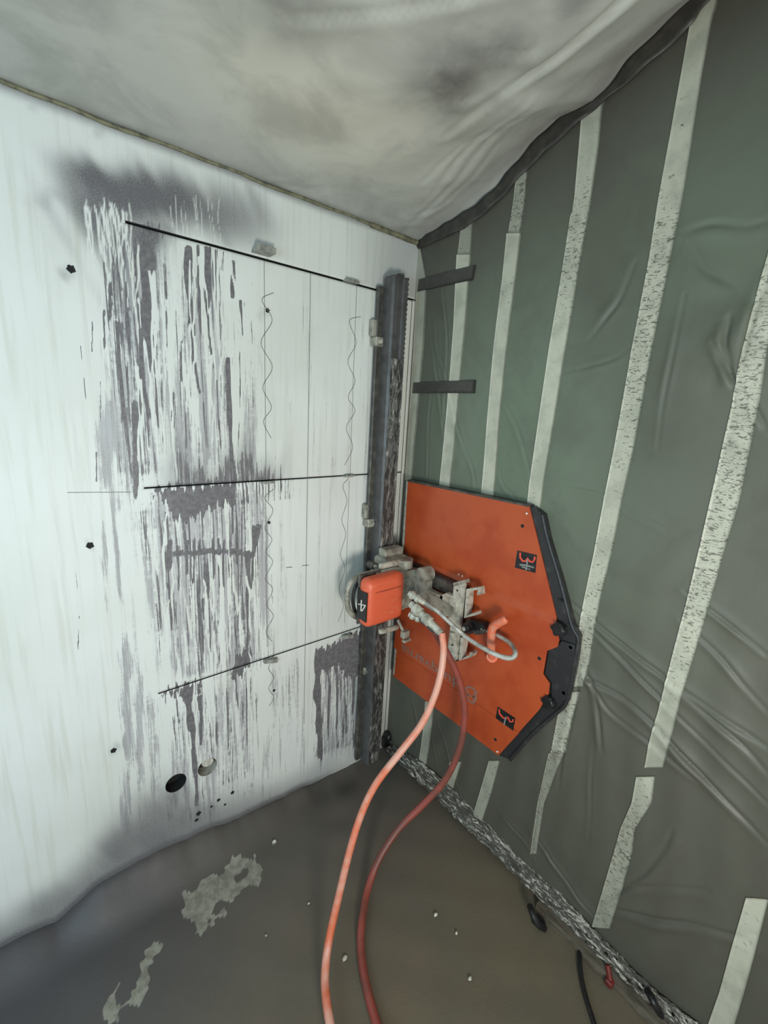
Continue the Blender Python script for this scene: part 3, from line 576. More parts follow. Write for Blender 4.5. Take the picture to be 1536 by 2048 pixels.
# ------------------------------------------------------------------ ceiling sheet
xs = cols([(-2.8, -.9, .04), (-.9, -.002, .012)]); ys = cols([(-2.5, -1.5, .04), (-1.5, -.002, .012)])
Xg, Yg = [q.ravel() for q in np.meshgrid(xs, ys, indexing='ij')]
def fc(px, py): return on(2, 2.4, px, py)[:2]
CC = [((830,450),(900,400),(980,340),(1070,270),.012,.02),((850,420),(920,350),(1000,300),(1060,250),.010,.018),((840,380),(920,330),(990,320),(1060,300),.008,.015),((830,440),(880,430),(940,400),(990,360),.010,.016),
 ((900,290),(1000,230),(1120,170),(1290,40),.016,.022),((1060,200),(1150,150),(1240,80),(1330,10),.016,.02),((560,45),(760,30),(940,10),(1130,-10),.014,.02),((880,160),(900,200),(920,230),(960,215),.014,.018),((980,110),(1000,140),(1060,150),(1090,110),.010,.02)]
CCW = [(spline([fc(*q) for q in c[:4]], 6), c[4], c[5]) for c in CC]
wx = np.exp(-(np.abs(Xg)/.30)**1.4); Zc_ = 2.4+(junc(Yg)-2.4)*wx
Hc = .6*crease_h(Xg, Yg, CCW)+.012*np.sin(Xg*5+1)*np.sin(Yg*4)*smooth(0, -.2, Yg)+.006*np.sin(Xg*17)*np.sin(Yg*13+Xg*5)*smooth(0, -.25, Yg)*smooth(-1.2, -.5, Xg)
Zs = Zc_-Hc*smooth(.0, -.06, Yg)*smooth(.0, -.04, Xg)
Rc = np.exp(-(((Xg+.72)/.35)**2+((Yg+.42)/.25)**2)); Gc = np.zeros(Xg.shape)  # warm pale pool of light painted where the overhead sheet is brightest
for px, py, r, s in ((905,195,.09,.95),(960,140,.10,.8),(1150,60,.07,.6),(1010,60,.08,.35),(540,-10,.10,.7),(1100,120,.06,.3),(790,462,.05,.5),(720,440,.04,.3),(620,-20,.07,.6),(900,90,.08,.3)):
    x, y = fc(px, py); Gc = np.maximum(Gc, s*np.exp(-((np.hypot(Xg-x+.02*np.sin(Yg*25), Yg-y+.02*np.sin(Xg*31)))/r)**2))
Gc = np.maximum(Gc, .40*smooth(.05, .0, -Yg)); Gc = np.maximum(Gc, .35*smooth(.3, .0, -Xg)); Gc = np.maximum(Gc, .3*smooth(-.9, -1.6, Xg))  # darker along both walls and towards the left end
I = np.arange(len(Xg)).reshape(len(xs), len(ys)); F = np.stack([I[:-1, :-1], I[:-1, 1:], I[1:, 1:], I[1:, :-1]], -1).reshape(-1, 4)
cs = attr_mesh('ceiling_sheet', np.stack([Xg, Yg, Zs], 1), F, np.stack([Rc, Gc, Gc*0], 1), M_CEIL, True)
cs['label'] = 'pale dusty plastic sheet stretched overhead, billowing up toward the right'; cs['category'] = 'plastic sheet'
# ragged brown sealant along the joint of ceiling and white wall
m = MB(); P = [(x, -.004-.001*math.sin(x*47), 2.396+.0015*math.sin(x*31)+.002*math.sin(x*13)) for x in np.linspace(-2.7, -.01, 260)]
m.tube(P, [.0045+.001*abs(math.sin(i*.7))+(.005 if -.25 < p[0] else 0) for i, p in enumerate(P)], 6); m.build('trim_1', simple('dirty_sealant', (128, 126, 100), (92, 90, 72), 40, .7), None, True, kind='structure')

# ------------------------------------------------------------------ saw rail
rail = thing('saw_rail', (-.16, -.06, .03), 'tall dark steel saw rail standing upright on the white wall by the corner', 'rail')
m = MB(); prof = [(-.200,-.034),(-.200,-.082),(-.193,-.090),(-.172,-.090),(-.168,-.084),(-.150,-.084),(-.146,-.090),(-.127,-.090),(-.120,-.082),(-.120,-.034)]
m.prism([(x, y, .055) for x, y in prof], (0, 0, 2.165)); m.build('rail_profile', M_RAIL, rail)
m = MB(); m.box((-.1925, -.0925, .055), (-.1270, -.0895, 1.93)); m.build('flaked_front_face', M_FLAKE, rail)
MB().box((-.1985, -.088, 2.2195), (-.1215, -.036, 2.226), bev=.002).build('end_cap', M_DARKST, rail)
MB().box((-.225, -.034, .05), (-.205+.01, -.016, 2.19), bev=.003).build('rear_flange', M_DARKST, rail)  # dark strip: rear flange together with the shadow of the gap behind it
MB().box((-.195, -.034, .05), (-.115, -.008, 2.19)).build('rail_back', M_RUBBER, rail)
m = MB().tube([(-.135, -.050, 2.222), (-.135, -.050, 2.245)], .014, 16); m.build('top_bolt', M_DARKST, rail, True)
m = MB()
for k in range(120): z = .08+k*.018; m.box((-.119, -.078, z), (-.1135, -.060, z+.009))
m.build('gear_rack', M_DARKST, rail, kind='stuff')
for px, py in ((757,672),(741,1035),(733,1330)):
    p = on(1, -.03, px, py)
    b1 = MB().box((p[0]-.030, -.030, p[2]-.004), (p[0]+.000, -.003, p[2]+.058), bev=.004)
    b1.box((p[0]-.022, -.045, p[2]-.040), (p[0]+.045, -.003, p[2]-.004), bev=.004)
    q = b1.build('rail_foot', M_STEEL, rail)
    MB().tube([(p[0]-.004, -.045, p[2]-.022), (p[0]-.004, -.054, p[2]-.022)], .009, 6).build('foot_bolt', M_STEEL2, q)

p = on(1, -.03, 777, 1473); MB().tube([p+(0, .02, 0), p+(0, -.012, 0), p+(0, -.018, 0)], [.020, .020, .013], 14).box(p+(-.03, .0, -.06), p+(.012, .02, .0), bev=.004).build('foot_knob', M_BLACK, rail, True)

# ------------------------------------------------------------------ blade guard
GX = -.052
def gp(px, py, x=GX): p = on(0, x, px, py); return (x, p[1], p[2])
guard = thing('blade_guard', (GX, -.45, .48), 'large orange folded-steel saw blade guard with black rubber rim', 'guard')
pan = [(815,960),(1058,1012),(1078,1092),(1114,1241),(1121,1279),(1118,1292),(1097,1300),(1089,1346),(1102,1365),(1100,1386),(1081,1418),(997,1511),(785,1351),(790,1297),(800,1215),(808,1115)]
P3 = [gp(*q) for q in pan]; ztop = gp(817, 1115)[2]; zbot = gp(790, 1296)[2]
# build the sheet as rows between fold heights, middle band raised
def clip(poly, lo, hi):
    def half(P, z, keep_above):
        out = []
        for i in range(len(P)):
            a, b = P[i], P[(i+1) % len(P)]; ia = (a[2] >= z) == keep_above; ib = (b[2] >= z) == keep_above
            if ia: out.append(a)
            if ia != ib:
                t_ = (z-a[2])/(b[2]-a[2]); out.append(tuple(a[k]+(b[k]-a[k])*t_ for k in range(3)))
        return out
    return half(half(poly, lo, True), hi, False)
zm1, zm2 = ztop-.012, ztop+.012; zb1, zb2 = zbot-.004, zbot+.008
m = MB()
def lay(poly, f):
    return [(f(p[2]), p[1], p[2]) for p in poly]
prof_x = lambda z: GX-.010*(float(smooth(zb1, zb2, np.array(z)))*float(smooth(zm2, zm1, np.array(z))))
zz = [-1, zb1, zb2, zm1, zm2, 3]
for a, b in zip(zz[:-1], zz[1:]):
    c = clip(P3, a, b)
    if len(c) > 2: m.prism(lay(c, prof_x), (.004, 0, 0))
m.build('guard_plate', M_ORANGE, guard)
MB().prism([(GX-.001, p[1], p[2]) for p in [gp(815,959),gp(1058,1010),gp(1058,1014),gp(815,963)]], (.05, 0, 0)).build('top_flange', M_DARKST, guard)
MB().prism([(GX-.0005, p[1], p[2]) for p in [gp(813,961),gp(816,961),gp(789,1350),gp(786,1350)]], (.04, 0, 0)).build('rear_flange', M_STEEL2, guard)
rim = [(1056,1013),(1067,1014),(1085,1029),(1096,1079),(1119,1158),(1143,1250),(1156,1276),(1152,1310),(1144,1358),(1133,1405),(1114,1425),(1067,1465),(1019,1519),(994,1509),(1068,1425),(1085,1412),(1092,1380),(1088,1365),(1080,1346),(1086,1295),(1110,1285),(1100,1241),(1070,1092)]
MB().prism([gp(px, py, -.047) for px, py in rim], (.03, 0, 0)).build('rubber_rim', M_RUBBER, guard)
lip = [gp(*q, -.050) for q in [(1085,1030),(1096,1080),(1120,1160),(1143,1248),(1157,1278),(1152,1312),(1144,1358),(1133,1405),(1113,1427),(1067,1467),(1020,1520)]]
MB().tube(spline(lip, 5), .006, 8).build('rim_lip', M_RUBBER, guard, True)
seg = [gp(*q, -.054) for q in [(1097,1300),(1114,1292),(1124,1282),(1150,1290),(1148,1330),(1132,1400),(1104,1405),(1103,1365),(1090,1346)]]
MB().prism(seg, (.006, 0, 0)).build('wear_plate', M_RUBBER, guard)
for px, py in ((1118,1258),(1098,1404)):
    c = np.array(gp(px, py, -.060)); k = MB().tube([c+(.012, 0, 0), c+(-.006, 0, 0), c+(-.012, 0, 0)], [.022, .022, .016], 14)
    for a in range(5): k.tube([c+(.01, .017*math.cos(a*1.257), .017*math.sin(a*1.257)), c+(-.010, .017*math.cos(a*1.257), .017*math.sin(a*1.257))], .008, 8)
    k.build('rim_knob', M_BLACK, guard, True)
for px, py in ((1094,1078),(1120,1201),(1141,1295),(1127,1386)):
    c = np.array(gp(px, py, -.054)); MB().tube([c+(.01, 0, 0), c], .006, 10).build('rim_rivet', M_BLACK, guard, True)
for px, py in ((1045,1052),(1082,1315),(991,1479)):
    c = np.array(gp(px, py)); xx = prof_x(c[2]); MB().tube([(xx+.003, c[1], c[2]), (xx-.0015, c[1], c[2])], .006, 14).build('plate_hole', M_BLACKV, guard, True)
for px, py in ((1054,1027),(918,1149),(925,1152),(831,1133),(995,1503)):
    c = np.array(gp(px, py)); MB().tube([(c[0]+.002, c[1], c[2]), (c[0]-.003, c[1], c[2])], .0035, 8).build('rivet', M_WHITE, guard, True)
def flat(poly, mat, name, parent, lift=.0012, x=None):
    P = [gp(*q) for q in poly]; xx = (prof_x(P[0][2]) if x is None else x)-lift
    return MB().prism([(xx, p[1], p[2]) for p in P], (.0008, 0, 0)).build(name, mat, parent)
def stroke(pts, wpx, mat, name, parent, lift=.002, x=None):
    P = np.array(pts, float); T = np.gradient(P, axis=0); T /= np.linalg.norm(T, axis=1)[:, None]; N = np.stack([-T[:, 1], T[:, 0]], 1)*wpx/2
    Q = [gp(*q) for q in list(P+N)+list(P-N)]; n = len(P); xx = (prof_x(Q[0][2]) if x is None else x)-lift
    return MB().add([(xx, q[1], q[2]) for q in Q], [(i, i+1, n+i+1, n+i) for i in range(n-1)]).build(name, mat, parent)
d1 = flat([(1035,1101),(1074,1110),(1071,1146),(1030,1135)], M_BLACK, 'sticker', guard)
stroke([(1041,1105),(1041,1115),(1046,1122),(1052,1122),(1056,1116),(1059,1122),(1066,1124),(1070,1118),(1070,1113)], 3.6, M_LOGORED, 'sticker_mark', d1)
stroke([(1040,1129),(1054,1131),(1069,1135)], 3.6, M_LOGOSILV, 'sticker_mark', d1); stroke([(1056,1118),(1053,1140)], 3.0, M_LOGOSILV, 'sticker_mark', d1, .0026); stroke([(1044,1133),(1062,1139)], 2.4, M_LOGOSILV, 'sticker_mark', d1, .003)
d2 = flat([(999,1411),(1034,1434),(1030,1459),(995,1434)], M_BLACK, 'sticker', guard)
stroke([(1002,1416),(1003,1425),(1010,1433),(1017,1435),(1019,1431),(1024,1441),(1029,1441),(1030,1436)], 3.0, M_LOGORED, 'sticker_mark', d2)
stroke([(1000,1433),(1013,1441),(1028,1451)], 3.2, M_LOGOSILV, 'sticker_mark', d2); stroke([(1016,1430),(1012,1447)], 2.6, M_LOGOSILV, 'sticker_mark', d2, .0026)
# faded upside-down lettering and emblem on the plate
def text(s, origin, xdir, ydir, height, mat, name, parent, width=None):
    cu = bpy.data.curves.new(name, 'FONT'); cu.body = s; cu.size = 1; cu.offset = .012; tmp = bpy.data.objects.new(name, cu); COL.objects.link(tmp)
    dg = bpy.context.evaluated_depsgraph_get(); me = bpy.data.meshes.new_from_object(tmp.evaluated_get(dg)); bpy.data.objects.remove(tmp)
    xs_ = [v.co.x for v in me.vertices]; x0, x1 = min(xs_), max(xs_); k = (width/(x1-x0)) if width else height
    O = Vector(origin); xd = Vector(xdir); yd = Vector(ydir)
    for v in me.vertices: v.co = O+xd*((v.co.x-x0)*k)+yd*(v.co.y*height)
    me.update(); return link(name, me, mat, parent)
a = np.array(gp(929, 1372)); c = np.array(gp(806, 1296)); wdt = abs(c[1]-a[1])
zt = a[2]; text('Husqvarna', (prof_x(zt)-.0015, a[1], zt+.016), (0, 1, 0), (0, 0, -1), .062, M_LOGOGREY, 'lettering', guard, wdt)
em = [(935,1372),(942,1369),(952,1374),(958,1382),(957,1398),(951,1408),(940,1400),(931,1392),(931,1380)]
e1 = flat(em, M_LOGOGREY, 'emblem', guard); xq = prof_x(gp(940, 1390)[2])
cxy = np.mean(em, axis=0); flat([tuple(cxy+(np.array(q)-cxy)*.72) for q in em], M_ORANGE, 'emblem_mark', e1, .0018, x=xq)
for ln in ([(938,1396),(940,1378)], [(951,1400),(952,1383)], [(939,1387),(952,1392)]): stroke(ln, 3, M_LOGOGREY, 'emblem_mark', e1, .0024, x=xq)

# ------------------------------------------------------------------ wall saw
saw = thing('wall_saw', (-.2, -.15, 1.0), 'hydraulic wall saw head with orange motor cover clamped to the upright rail', 'saw')
def yp(px, py, y): return on(1, y, px, py)
# gearbox body and carriage
MB().box((-.235, -.175, .905), (-.105, -.094, 1.135), bev=.01).box((-.215, -.150, .87), (-.11, -.10, 1.165), bev=.006).build('carriage', M_STEEL, saw)
gb = MB(); gb.box((-.320, -.225, .905), (-.130, -.150, 1.105), bev=.018); gb.box((-.20, -.24, .93), (-.115, -.15, 1.09), bev=.015)
gb.tube([(-.15, -.20, 1.10), (-.15, -.20, 1.135)], .035, 16).build('gearbox', M_STEEL, saw)
# orange motor cover as a rounded block
def rounded(lo, hi, r, n=5):
    lo, hi = np.array(lo), np.array(hi); V = []; F = []
    c = (lo+hi)/2; h = (hi-lo)/2; N = 18
    for i in range(N+1):
        ph = -math.pi/2+math.pi*i/N
        for j in range(2*N):
            th = 2*math.pi*j/(2*N); d = np.array([math.cos(ph)*math.cos(th), math.cos(ph)*math.sin(th), math.sin(ph)])
            e = .22; d2 = np.sign(d)*np.abs(d)**.33; d2 = np.clip(d2*1.18, -1, 1); V.append(c+(h-r)*np.clip(d2*1.25, -1, 1)+r*d/np.linalg.norm(d))
    for i in range(N):
        for j in range(2*N): a = i*2*N+j; b = i*2*N+(j+1) % (2*N); F.append((a, b, b+2*N, a+2*N))
    return V, F
ca = yp(737, 1203, -.270); cb = yp(810, 1203, -.270)
V, F = rounded((ca[0]-.004, -.272, .908), (cb[0], -.200, 1.108), .030)
cover = MB().add(V, F).build('motor_cover', M_COVER, saw, True, 60)
MB().box((ca[0]+.03, -.2745, 1.053), (cb[0]-.03, -.268, 1.058), bev=.002).build('cover_slot', simple('scuffed_orange', (150, 66, 48), (190, 90, 66), 60, .5), cover)
MB().box((ca[0]+.0, -.206, .903), (cb[0]+.004, -.193, 1.112), bev=.006).build('cover_seal', M_DARKST, saw)
# label with the hand-written 4 on the left end of the cover
lx = ca[0]-.0048
MB().box((lx-.0006, -.266, .940), (lx+.004, -.208, 1.060), bev=.0005).build('cover_label', M_BLACK, cover)
def lb(px, py): p = on(0, lx-.0015, px, py); return (lx-.0018, p[1], p[2])
def stroke3(fn, pts, w, mat, name, parent):
    return MB().tube([fn(*q) for q in pts], w, 6).build(name, mat, parent)
stroke3(lb, [(723,1200),(722,1222)], .0022, M_WHITE, 'marker_four', cover); stroke3(lb, [(717,1208),(731,1211)], .0022, M_WHITE, 'marker_four', cover); stroke3(lb, [(731,1211),(724,1222)], .0022, M_WHITE, 'marker_four', cover)
# rounded loop handle on the left
lp = [yp(*q, -.17) for q in [(757,1146),(738,1147),(718,1153),(703,1163),(695,1180),(694,1200),(697,1218),(706,1230),(722,1238)]]
MB().tube(spline(lp, 6), .011, 12).build('loop_handle', M_STEEL, saw, True)
lp = [yp(*q, -.155) for q in [(755,1152),(730,1157),(714,1168),(707,1186),(706,1205),(710,1222),(722,1232)]]
MB().tube(spline(lp, 6), .008, 10).build('loop_guard', M_RUBBER, saw, True)
# clamping paddles above and below
def paddle(poly, y, t_, name, mat):
    return MB().prism([yp(*q, y) for q in poly], (0, t_, 0)).build(name, mat, saw)
def sausage(a, b, r, name, mat, flat_=1.0, par=None):
    a, b = np.array(a), np.array(b); d = (b-a)/np.linalg.norm(b-a)
    pts = [a-d*r*.9, a-d*r*.6, a, b, b+d*r*.6, b+d*r*.9]; return MB().tube(pts, [r*.35, r*.8, r, r, r*.8, r*.35], 14).build(name, mat, par or saw, True)
sausage(yp(763,1132,-.20), yp(806,1123,-.20), .0125, 'clamp_lever', M_STEEL2)
sausage(yp(765,1146,-.205), yp(808,1136,-.205), .0150, 'clamp_lever', M_STEEL)
sausage(yp(762,1263,-.20), yp(792,1255,-.20), .012, 'clamp_lever', M_STEEL2)
p = yp(810,1268,-.22); MB().box(p+(-.018, -.012, -.016), p+(.018, .012, .016), bev=.003).build('clamp_block', M_STEEL, saw)
MB().tube([p+(0, .004, .0), p+(-.02, .03, .06)], .007, 10).build('clamp_rod', M_STEEL, saw, True)
p = yp(814,1281,-.22); MB().box(p+(-.020, -.006, -.006), p+(.020, .012, .006), bev=.002).build('clamp_block', M_STEEL2, saw)
p = yp(748,1132,-.15); MB().tube([p+(0, .03, 0), p+(0, -.006, 0)], .016, 14).build('feed_shaft', M_DARKST, saw, True); MB().tube([p+(0, -.004, 0), p+(0, -.012, .0)], .008, 12).build('shaft_nut', M_STEEL2, saw, True)
for px in (768, 783, 812):
    p = yp(px, 1120, -.115); MB().tube([p+(0, 0, -.02), p+(0, 0, .028)], .010, 12).build('guide_roller', M_STEEL2 if px != 812 else M_DARKST, saw, True)
# saw arm reaching along the guard and the grimy guard holder bar
def xp(px, py, x): return np.array(gp(px, py, x))
a = xp(818,1135,-.085); b = xp(925,1185,-.085)
MB().prism([a+(0, 0, .020), b+(0, 0, .020), b+(0, 0, -.036), a+(0, 0, -.036)], (.022, 0, 0)).build('guard_beam', M_DARKST, saw)
MB().prism([a+(-.006, 0, .026), b+(-.006, 0, .026), b+(-.006, 0, .018), a+(-.006, 0, .018)], (.028, 0, 0)).build('beam_flange', M_RUBBER, saw)
ar = [xp(*q, -.13) for q in [(800,1135),(830,1140),(853,1165),(852,1180),(880,1198),(905,1215),(902,1235),(870,1225),(820,1195)]]
MB().prism(ar, (.035, 0, 0)).build('saw_arm', M_STEEL, saw)
a = xp(842,1150,-.15); MB().tube([a, a+(.05, 0, 0)], .030, 18).build('arm_hub', M_STEEL, saw, True)
bar = [xp(*q, -.125) for q in [(845,1176),(885,1192),(884,1202),(845,1188)]]
MB().prism(bar, (.02, 0, 0)).build('arm_rib', M_STEEL2, saw)
# hooked bracket
hook = [xp(*q, -.125) for q in [(880,1192),(892,1186),(905,1192),(912,1205),(912,1224),(908,1240),(897,1240),(898,1222),(896,1208),(880,1204)]]
MB().prism(hook, (.022, 0, 0)).build('hook_bracket', M_STEEL2, saw)
MB().tube([xp(890,1220,-.12), xp(890,1220,-.10)], .014, 12).build('hook_bolt', M_BLACK, saw, True)
# upright holder plate
pl_ = [xp(*q, -.115) for q in [(907,1175),(912,1165),(926,1162),(929,1170),(921,1240),(913,1320),(899,1324),(895,1300),(902,1240)]]
hp = MB().prism(pl_, (.012, 0, 0)).build('holder_plate', M_STEEL2, saw)
for px, py in ((915,1181),(905,1290)): MB().tube([xp(px, py, -.117), xp(px, py, -.112)], .004, 10).build('plate_hole', M_BLACKV, hp, True)
MB().prism([xp(*q, -.100) for q in [(926,1172),(932,1174),(925,1240),(914,1323),(908,1320)]], (.02, 0, 0)).build('holder_back', M_BLACK, saw)
MB().prism([xp(*q, -.118) for q in [(906,1166),(928,1160),(929,1167),(907,1173)]], (.03, 0, 0)).build('holder_cap', M_STEEL, saw)
p = xp(907,1274,-.125); MB().tube([p+(-.004, 0, 0), p+(.02, 0, 0)], .017, 18).build('holder_boss', M_STEEL2, saw, True)
def catch(pts, w):
    P = np.array(pts, float); T = np.gradient(P, axis=0); T /= np.linalg.norm(T, axis=1)[:, None]; N = np.stack([-T[:, 1], T[:, 0]], 1)*w/2
    poly = list(P+N)+list((P-N)[::-1]); MB().prism([xp(*q, -.112) for q in poly], (.03, 0, 0)).build('guard_catch', M_STEEL2, saw)
catch([(957,1190),(957,1177),(935,1180),(933,1210),(930,1234),(953,1227)], 6)
catch([(924,1275),(920,1320),(940,1312),(943,1305)], 6)
# black knob on a rod
a = xp(934,1255,-.135); k = MB().tube([a+(.012, 0, 0), a+(-.012, 0, 0), a+(-.016, 0, 0)], [.018, .018, .013], 16).build('lock_knob', M_BLACK, saw, True)
MB().tube([a+(-.015, 0, 0), a+(-.019, 0, 0)], .008, 12).build('knob_nut', M_STEEL2, k, True)
MB().prism([xp(*q, -.11) for q in [(935,1240),(965,1247),(970,1255),(960,1262),(935,1270)]], (.03, 0, 0)).build('lock_bar', M_BLACK, saw)
MB().prism([xp(*q, -.115) for q in [(945,1262),(972,1258),(966,1268),(950,1270)]], (.012, 0, 0)).build('lock_tab', M_DARKST, saw)
# orange crank handle standing off the guard
hd = [xp(984,1314,-.070), xp(983,1308,-.100), xp(982,1285,-.112), xp(983,1262,-.12), xp(986,1254,-.12), xp(995,1247,-.12), xp(1010,1239,-.12), xp(1013,1237,-.118)]
gh = MB().tube(hd, [.013, .014, .015, .015, .0155, .015, .0145, .009], 14).build('guard_handle', M_HANDLE, guard, True)
MB().tube([xp(984,1314,-.062), xp(984,1314,-.078)], .020, 14).build('handle_foot', M_HANDLE, gh, True)
# couplings on the motor
def coup(p0, p1, r, mat=M_STEEL2, name='hose_coupling', par=None):
    a, b = np.array(p0), np.array(p1); L_ = b-a; pts = []; rr = []
    for q, k in ((0, .8), (.12, .8), (.13, 1.15), (.3, 1.15), (.31, .85), (.45, .85), (.46, 1.1), (.62, 1.1), (.63, .8), (.95, .75), (1, .6)): pts.append(a+L_*q); rr.append(r*k)
    return MB().tube(pts, rr, 14).build(name, mat, par or saw, True)
coup(dep(818,1186,1.60), dep(850,1206,1.575), .014); coup(dep(822,1208,1.60), dep(884,1268,1.50), .017); coup(dep(818,1228,1.62), dep(852,1244,1.60), .013)
coup(dep(826,1216,1.63), dep(870,1262,1.56), .015, M_DARKST)
MB().box(yp(800,1195,-.24)-(.02, .0, .05), yp(822,1215,-.20)+(.01, 0, .03), bev=.006).build('hose_block', M_STEEL, saw)

# ------------------------------------------------------------------ hoses
def hose(name, pts, r, mat, label, parent=None, n=10):
    P = spline([dep(*q) for q in pts], n)
    rr = r if np.isscalar(r) else np.interp(np.linspace(0, 1, len(P)), np.linspace(0, 1, len(r)), r)
    P[:, 2] = np.maximum(P[:, 2], (rr if np.isscalar(rr) else rr)-.001)
    o = MB().tube(P, rr, 14).build(name, mat, parent, True, 80)
    if parent is None: o['label'] = label; o['category'] = 'hose'
    return o
hose('hydraulic_hose', [(884,1266,1.50),(887,1300,1.49),(882,1345,1.48),(868,1395,1.48),(842,1450,1.48),(800,1505,1.47),(752,1568,1.46),(722,1630,1.45),(700,1700,1.43),(678,1790,1.41),(658,1880,1.38),(650,1950,1.33),(654,2010,1.27),(668,2090,1.20)], [.0112, .0118, .012, .0132], M_PINKHOSE, 'bright dusty orange-pink hose, left one of the pair hanging from the saw')
hose('hydraulic_hose', [(850,1243,1.60),(868,1262,1.59),(888,1295,1.60),(910,1338,1.62),(926,1390,1.64),(929,1440,1.66),(918,1500,1.68),(890,1560,1.70),(845,1610,1.71),(800,1655,1.70),(760,1715,1.66),(735,1780,1.60),(723,1850,1.50),(722,1900,1.44),(730,1960,1.36),(748,2030,1.28),(770,2100,1.20)], [.0118, .0125, .0130, .0138], M_REDHOSE, 'dull dark red hose, right one of the pair trailing onto the floor')
hose('return_hose', [(848,1204,1.575),(872,1220,1.55),(905,1250,1.53),(935,1276,1.52),(970,1298,1.485),(1000,1312,1.465),(1022,1316,1.455),(1031,1306,1.462),(1022,1288,1.515),(1005,1276,1.550),(985,1266,1.590),(962,1258,1.61)], [.0065, .0075, .0085, .0075, .006], M_GREYHOSE, '', saw)

# ------------------------------------------------------------------ loose things
def wedge(px, py, lab, lean=0, sz=(.030, .05, .012), z=None, mat=None):
    x, zz = wl(px, py); m = MB(); a, L_, h = sz
    V = [(-a, .01, 0), (a, .01, 0), (a, -L_, 0), (-a, -L_, 0), (-a, .01, h*.4), (a, .01, h*.4), (a, -L_, h*1.4), (-a, -L_, h*1.4)]
    c, s = math.cos(lean), math.sin(lean); V = [(x+p[0]*c-p[2]*s, p[1], zz+p[0]*s+p[2]*c) for p in V]
    m.add(V, [(0, 3, 2, 1), (4, 5, 6, 7), (0, 1, 5, 4), (2, 3, 7, 6), (0, 4, 7, 3), (1, 2, 6, 5)])
    for q in (-.4, .4): m.box((x+q*a-.004, -L_*.8, zz+h*.9), (x+q*a+.004, -L_*.5, zz+h*1.55))
    o = m.build('steel_wedge', mat or M_WEDGE); o['label'] = lab; o['category'] = 'wedge'; o['group'] = 'wedges in the saw cuts'; return o
wedge(521, 510, 'pale grey wedge sticking out of the top saw cut, above the left squiggle')
wedge(700, 566, 'thin wedge in the top saw cut near the rail, above the right squiggle', 0, (.028, .022, .006))
wedge(532, 966, 'slurried wedge in the middle saw cut, below the left squiggle', 0, (.022, .018, .006))
wedge(694, 953, 'small wedge in the middle saw cut, near the rail', 0, (.02, .02, .006))
wedge(538, 1322, 'slurry-covered wedge in the lower saw cut, right of the dark blot', -.25, (.028, .02, .012))
wedge(690, 1273, 'grey wedge in the lower saw cut left of the motor', -.2, (.026, .025, .012))
# block lying at the foot of the wall
x, y = fl(538, 1622); x = -.665; y = -.022
m = MB().box((x-.032, y-.030, .0), (x+.032, y+.016, .012), np.array([[math.cos(.15), -math.sin(.15), 0], [math.sin(.15), math.cos(.15), 0], [0, 0, 1]]), .002)
o = m.build('steel_wedge', M_WEDGE); o['label'] = 'pale rectangular wedge lying on the floor against the wall foot'; o['category'] = 'wedge'
for k, q in enumerate((-.012, .012)):
    MB().tube([(x+q, y-.006, .011), (x+q, y-.006, .0128)], .0045, 10).build('wedge_hole', M_BLACKV, o)
for px, py, r, lb_ in ((690,1917,.010,'largest pale chip lying between the two hoses'),(871,1830,.008,'curled pale chip on the floor right of the red hose'),(913,1866,.006,'slim pale sliver on the floor, lower right of the curled chip'),
    (618,1807,.0045,'tiny chip on the floor left of the bright hose'),(548,1684,.010,'pale crumb beside the light crust patch'),(532,1871,.004,'tiny chip below the large crust patch'),(940,1958,.008,'dull chip on the open floor at the bottom right')):
    x, y = fl(px, py); m = MB(); rs = np.random.RandomState(px); V = []
    for i in range(3):
        for k in range(7):
            a = k*2*math.pi/7; q = r*(1, .85, .3)[i]*(.7+.5*rs.rand()); V.append((x+q*math.cos(a)*1.0, y+q*math.sin(a)*.75, (0, .5, .8)[i]*r*(.8+.3*rs.rand())))
    F = [(i*7+k, i*7+(k+1) % 7, (i+1)*7+(k+1) % 7, (i+1)*7+k) for i in range(2) for k in range(7)]+[tuple(range(7)), tuple(range(14, 21))]
    o = m.add(V, F).build('concrete_chip', M_CHIP); o['label'] = lb_; o['category'] = 'rubble'
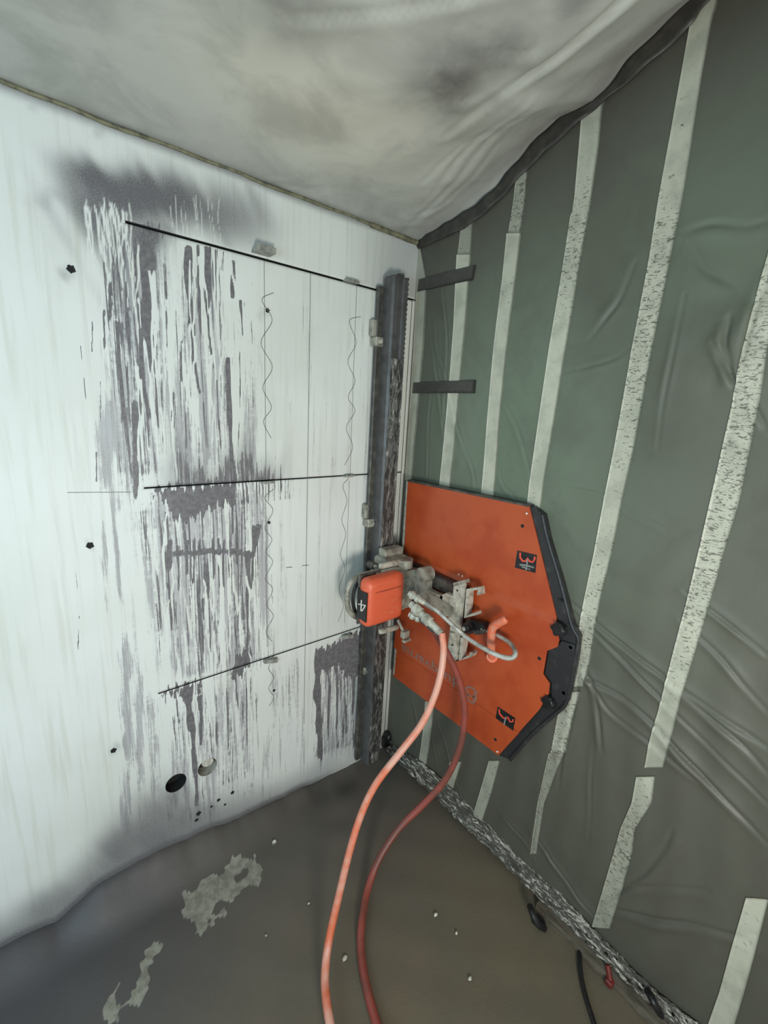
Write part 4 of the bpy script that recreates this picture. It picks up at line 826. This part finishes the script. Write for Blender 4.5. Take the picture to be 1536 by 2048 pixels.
# timber batten under the sheet, cable, clamps
m = MB(); Y0 = np.linspace(-.93, -2.2, 30)
V = []
for y in Y0:
    j = .003*math.sin(y*40)
    V += [(-.072+j*1.6, y, 0), (-.068+j, y, .024), (-.004, y, .030), (-.004, y, 0)]
F = [(i*4+k, i*4+(k+1) % 4, (i+1)*4+(k+1) % 4, (i+1)*4+k) for i in range(29) for k in range(4)]+[(0, 1, 2, 3), (116, 117, 118, 119)]
o = m.add(V, F).build('floor_batten', M_BATTEN); o['label'] = 'muddy timber batten lying along the foot of the plastic-covered wall'; o['category'] = 'batten'
x, y = fl(1075, 1850)
c = MB(); c.tube(spline([(x-.004, y+.035, .05), (x-.022, y+.012, .055), (x-.02, y-.010, .035), (x, y-.025, .014)], 6), .011, 10); c.box((x-.012, y-.02, 0), (x+.02, y+.02, .022), bev=.004)
o = c.build('clamp', M_BLACK, None, True); o['label'] = 'black hooked clamp at the near end of the floor batten, by the silver tape'; o['category'] = 'clamp'; 
x, y = fl(1310, 2025)
c = MB(); c.tube(spline([(x-.0, y+.03, .05), (x-.02, y+.01, .06), (x-.016, y-.012, .035), (x, y-.025, .014)], 6), .010, 10); c.box((x-.012, y-.018, 0), (x+.02, y+.018, .022), bev=.004)
o = c.build('clamp', M_BLACK, None, True); o['label'] = 'black clamp at the bottom edge of the picture, beside the silver tape'; o['category'] = 'clamp'
cb_ = [(*fl(*q, .008), .008) for q in [(1178,1862),(1162,1890),(1160,1930),(1168,1980),(1186,2040),(1210,2110)]]; cb_[0] = (cb_[0][0], cb_[0][1], .045)
o = MB().tube(spline(cb_, 8), .0075, 10).build('power_cable', M_BLACK, None, True); o['label'] = 'black cable coming from under the silver tape along the floor'; o['category'] = 'cable'
x, y = fl(1218, 1968); o = MB().box((x-.014, y-.012, .0), (x+.014, y+.012, .022), bev=.004).tube([(x, y, .02), (x+.01, y+.018, .05)], .008, 8).build('red_clip', simple('dark_red_plastic', (120, 40, 34), (86, 34, 30), 60, .5)); o['label'] = 'small dark red clip on the batten beside the cable'; o['category'] = 'clip'
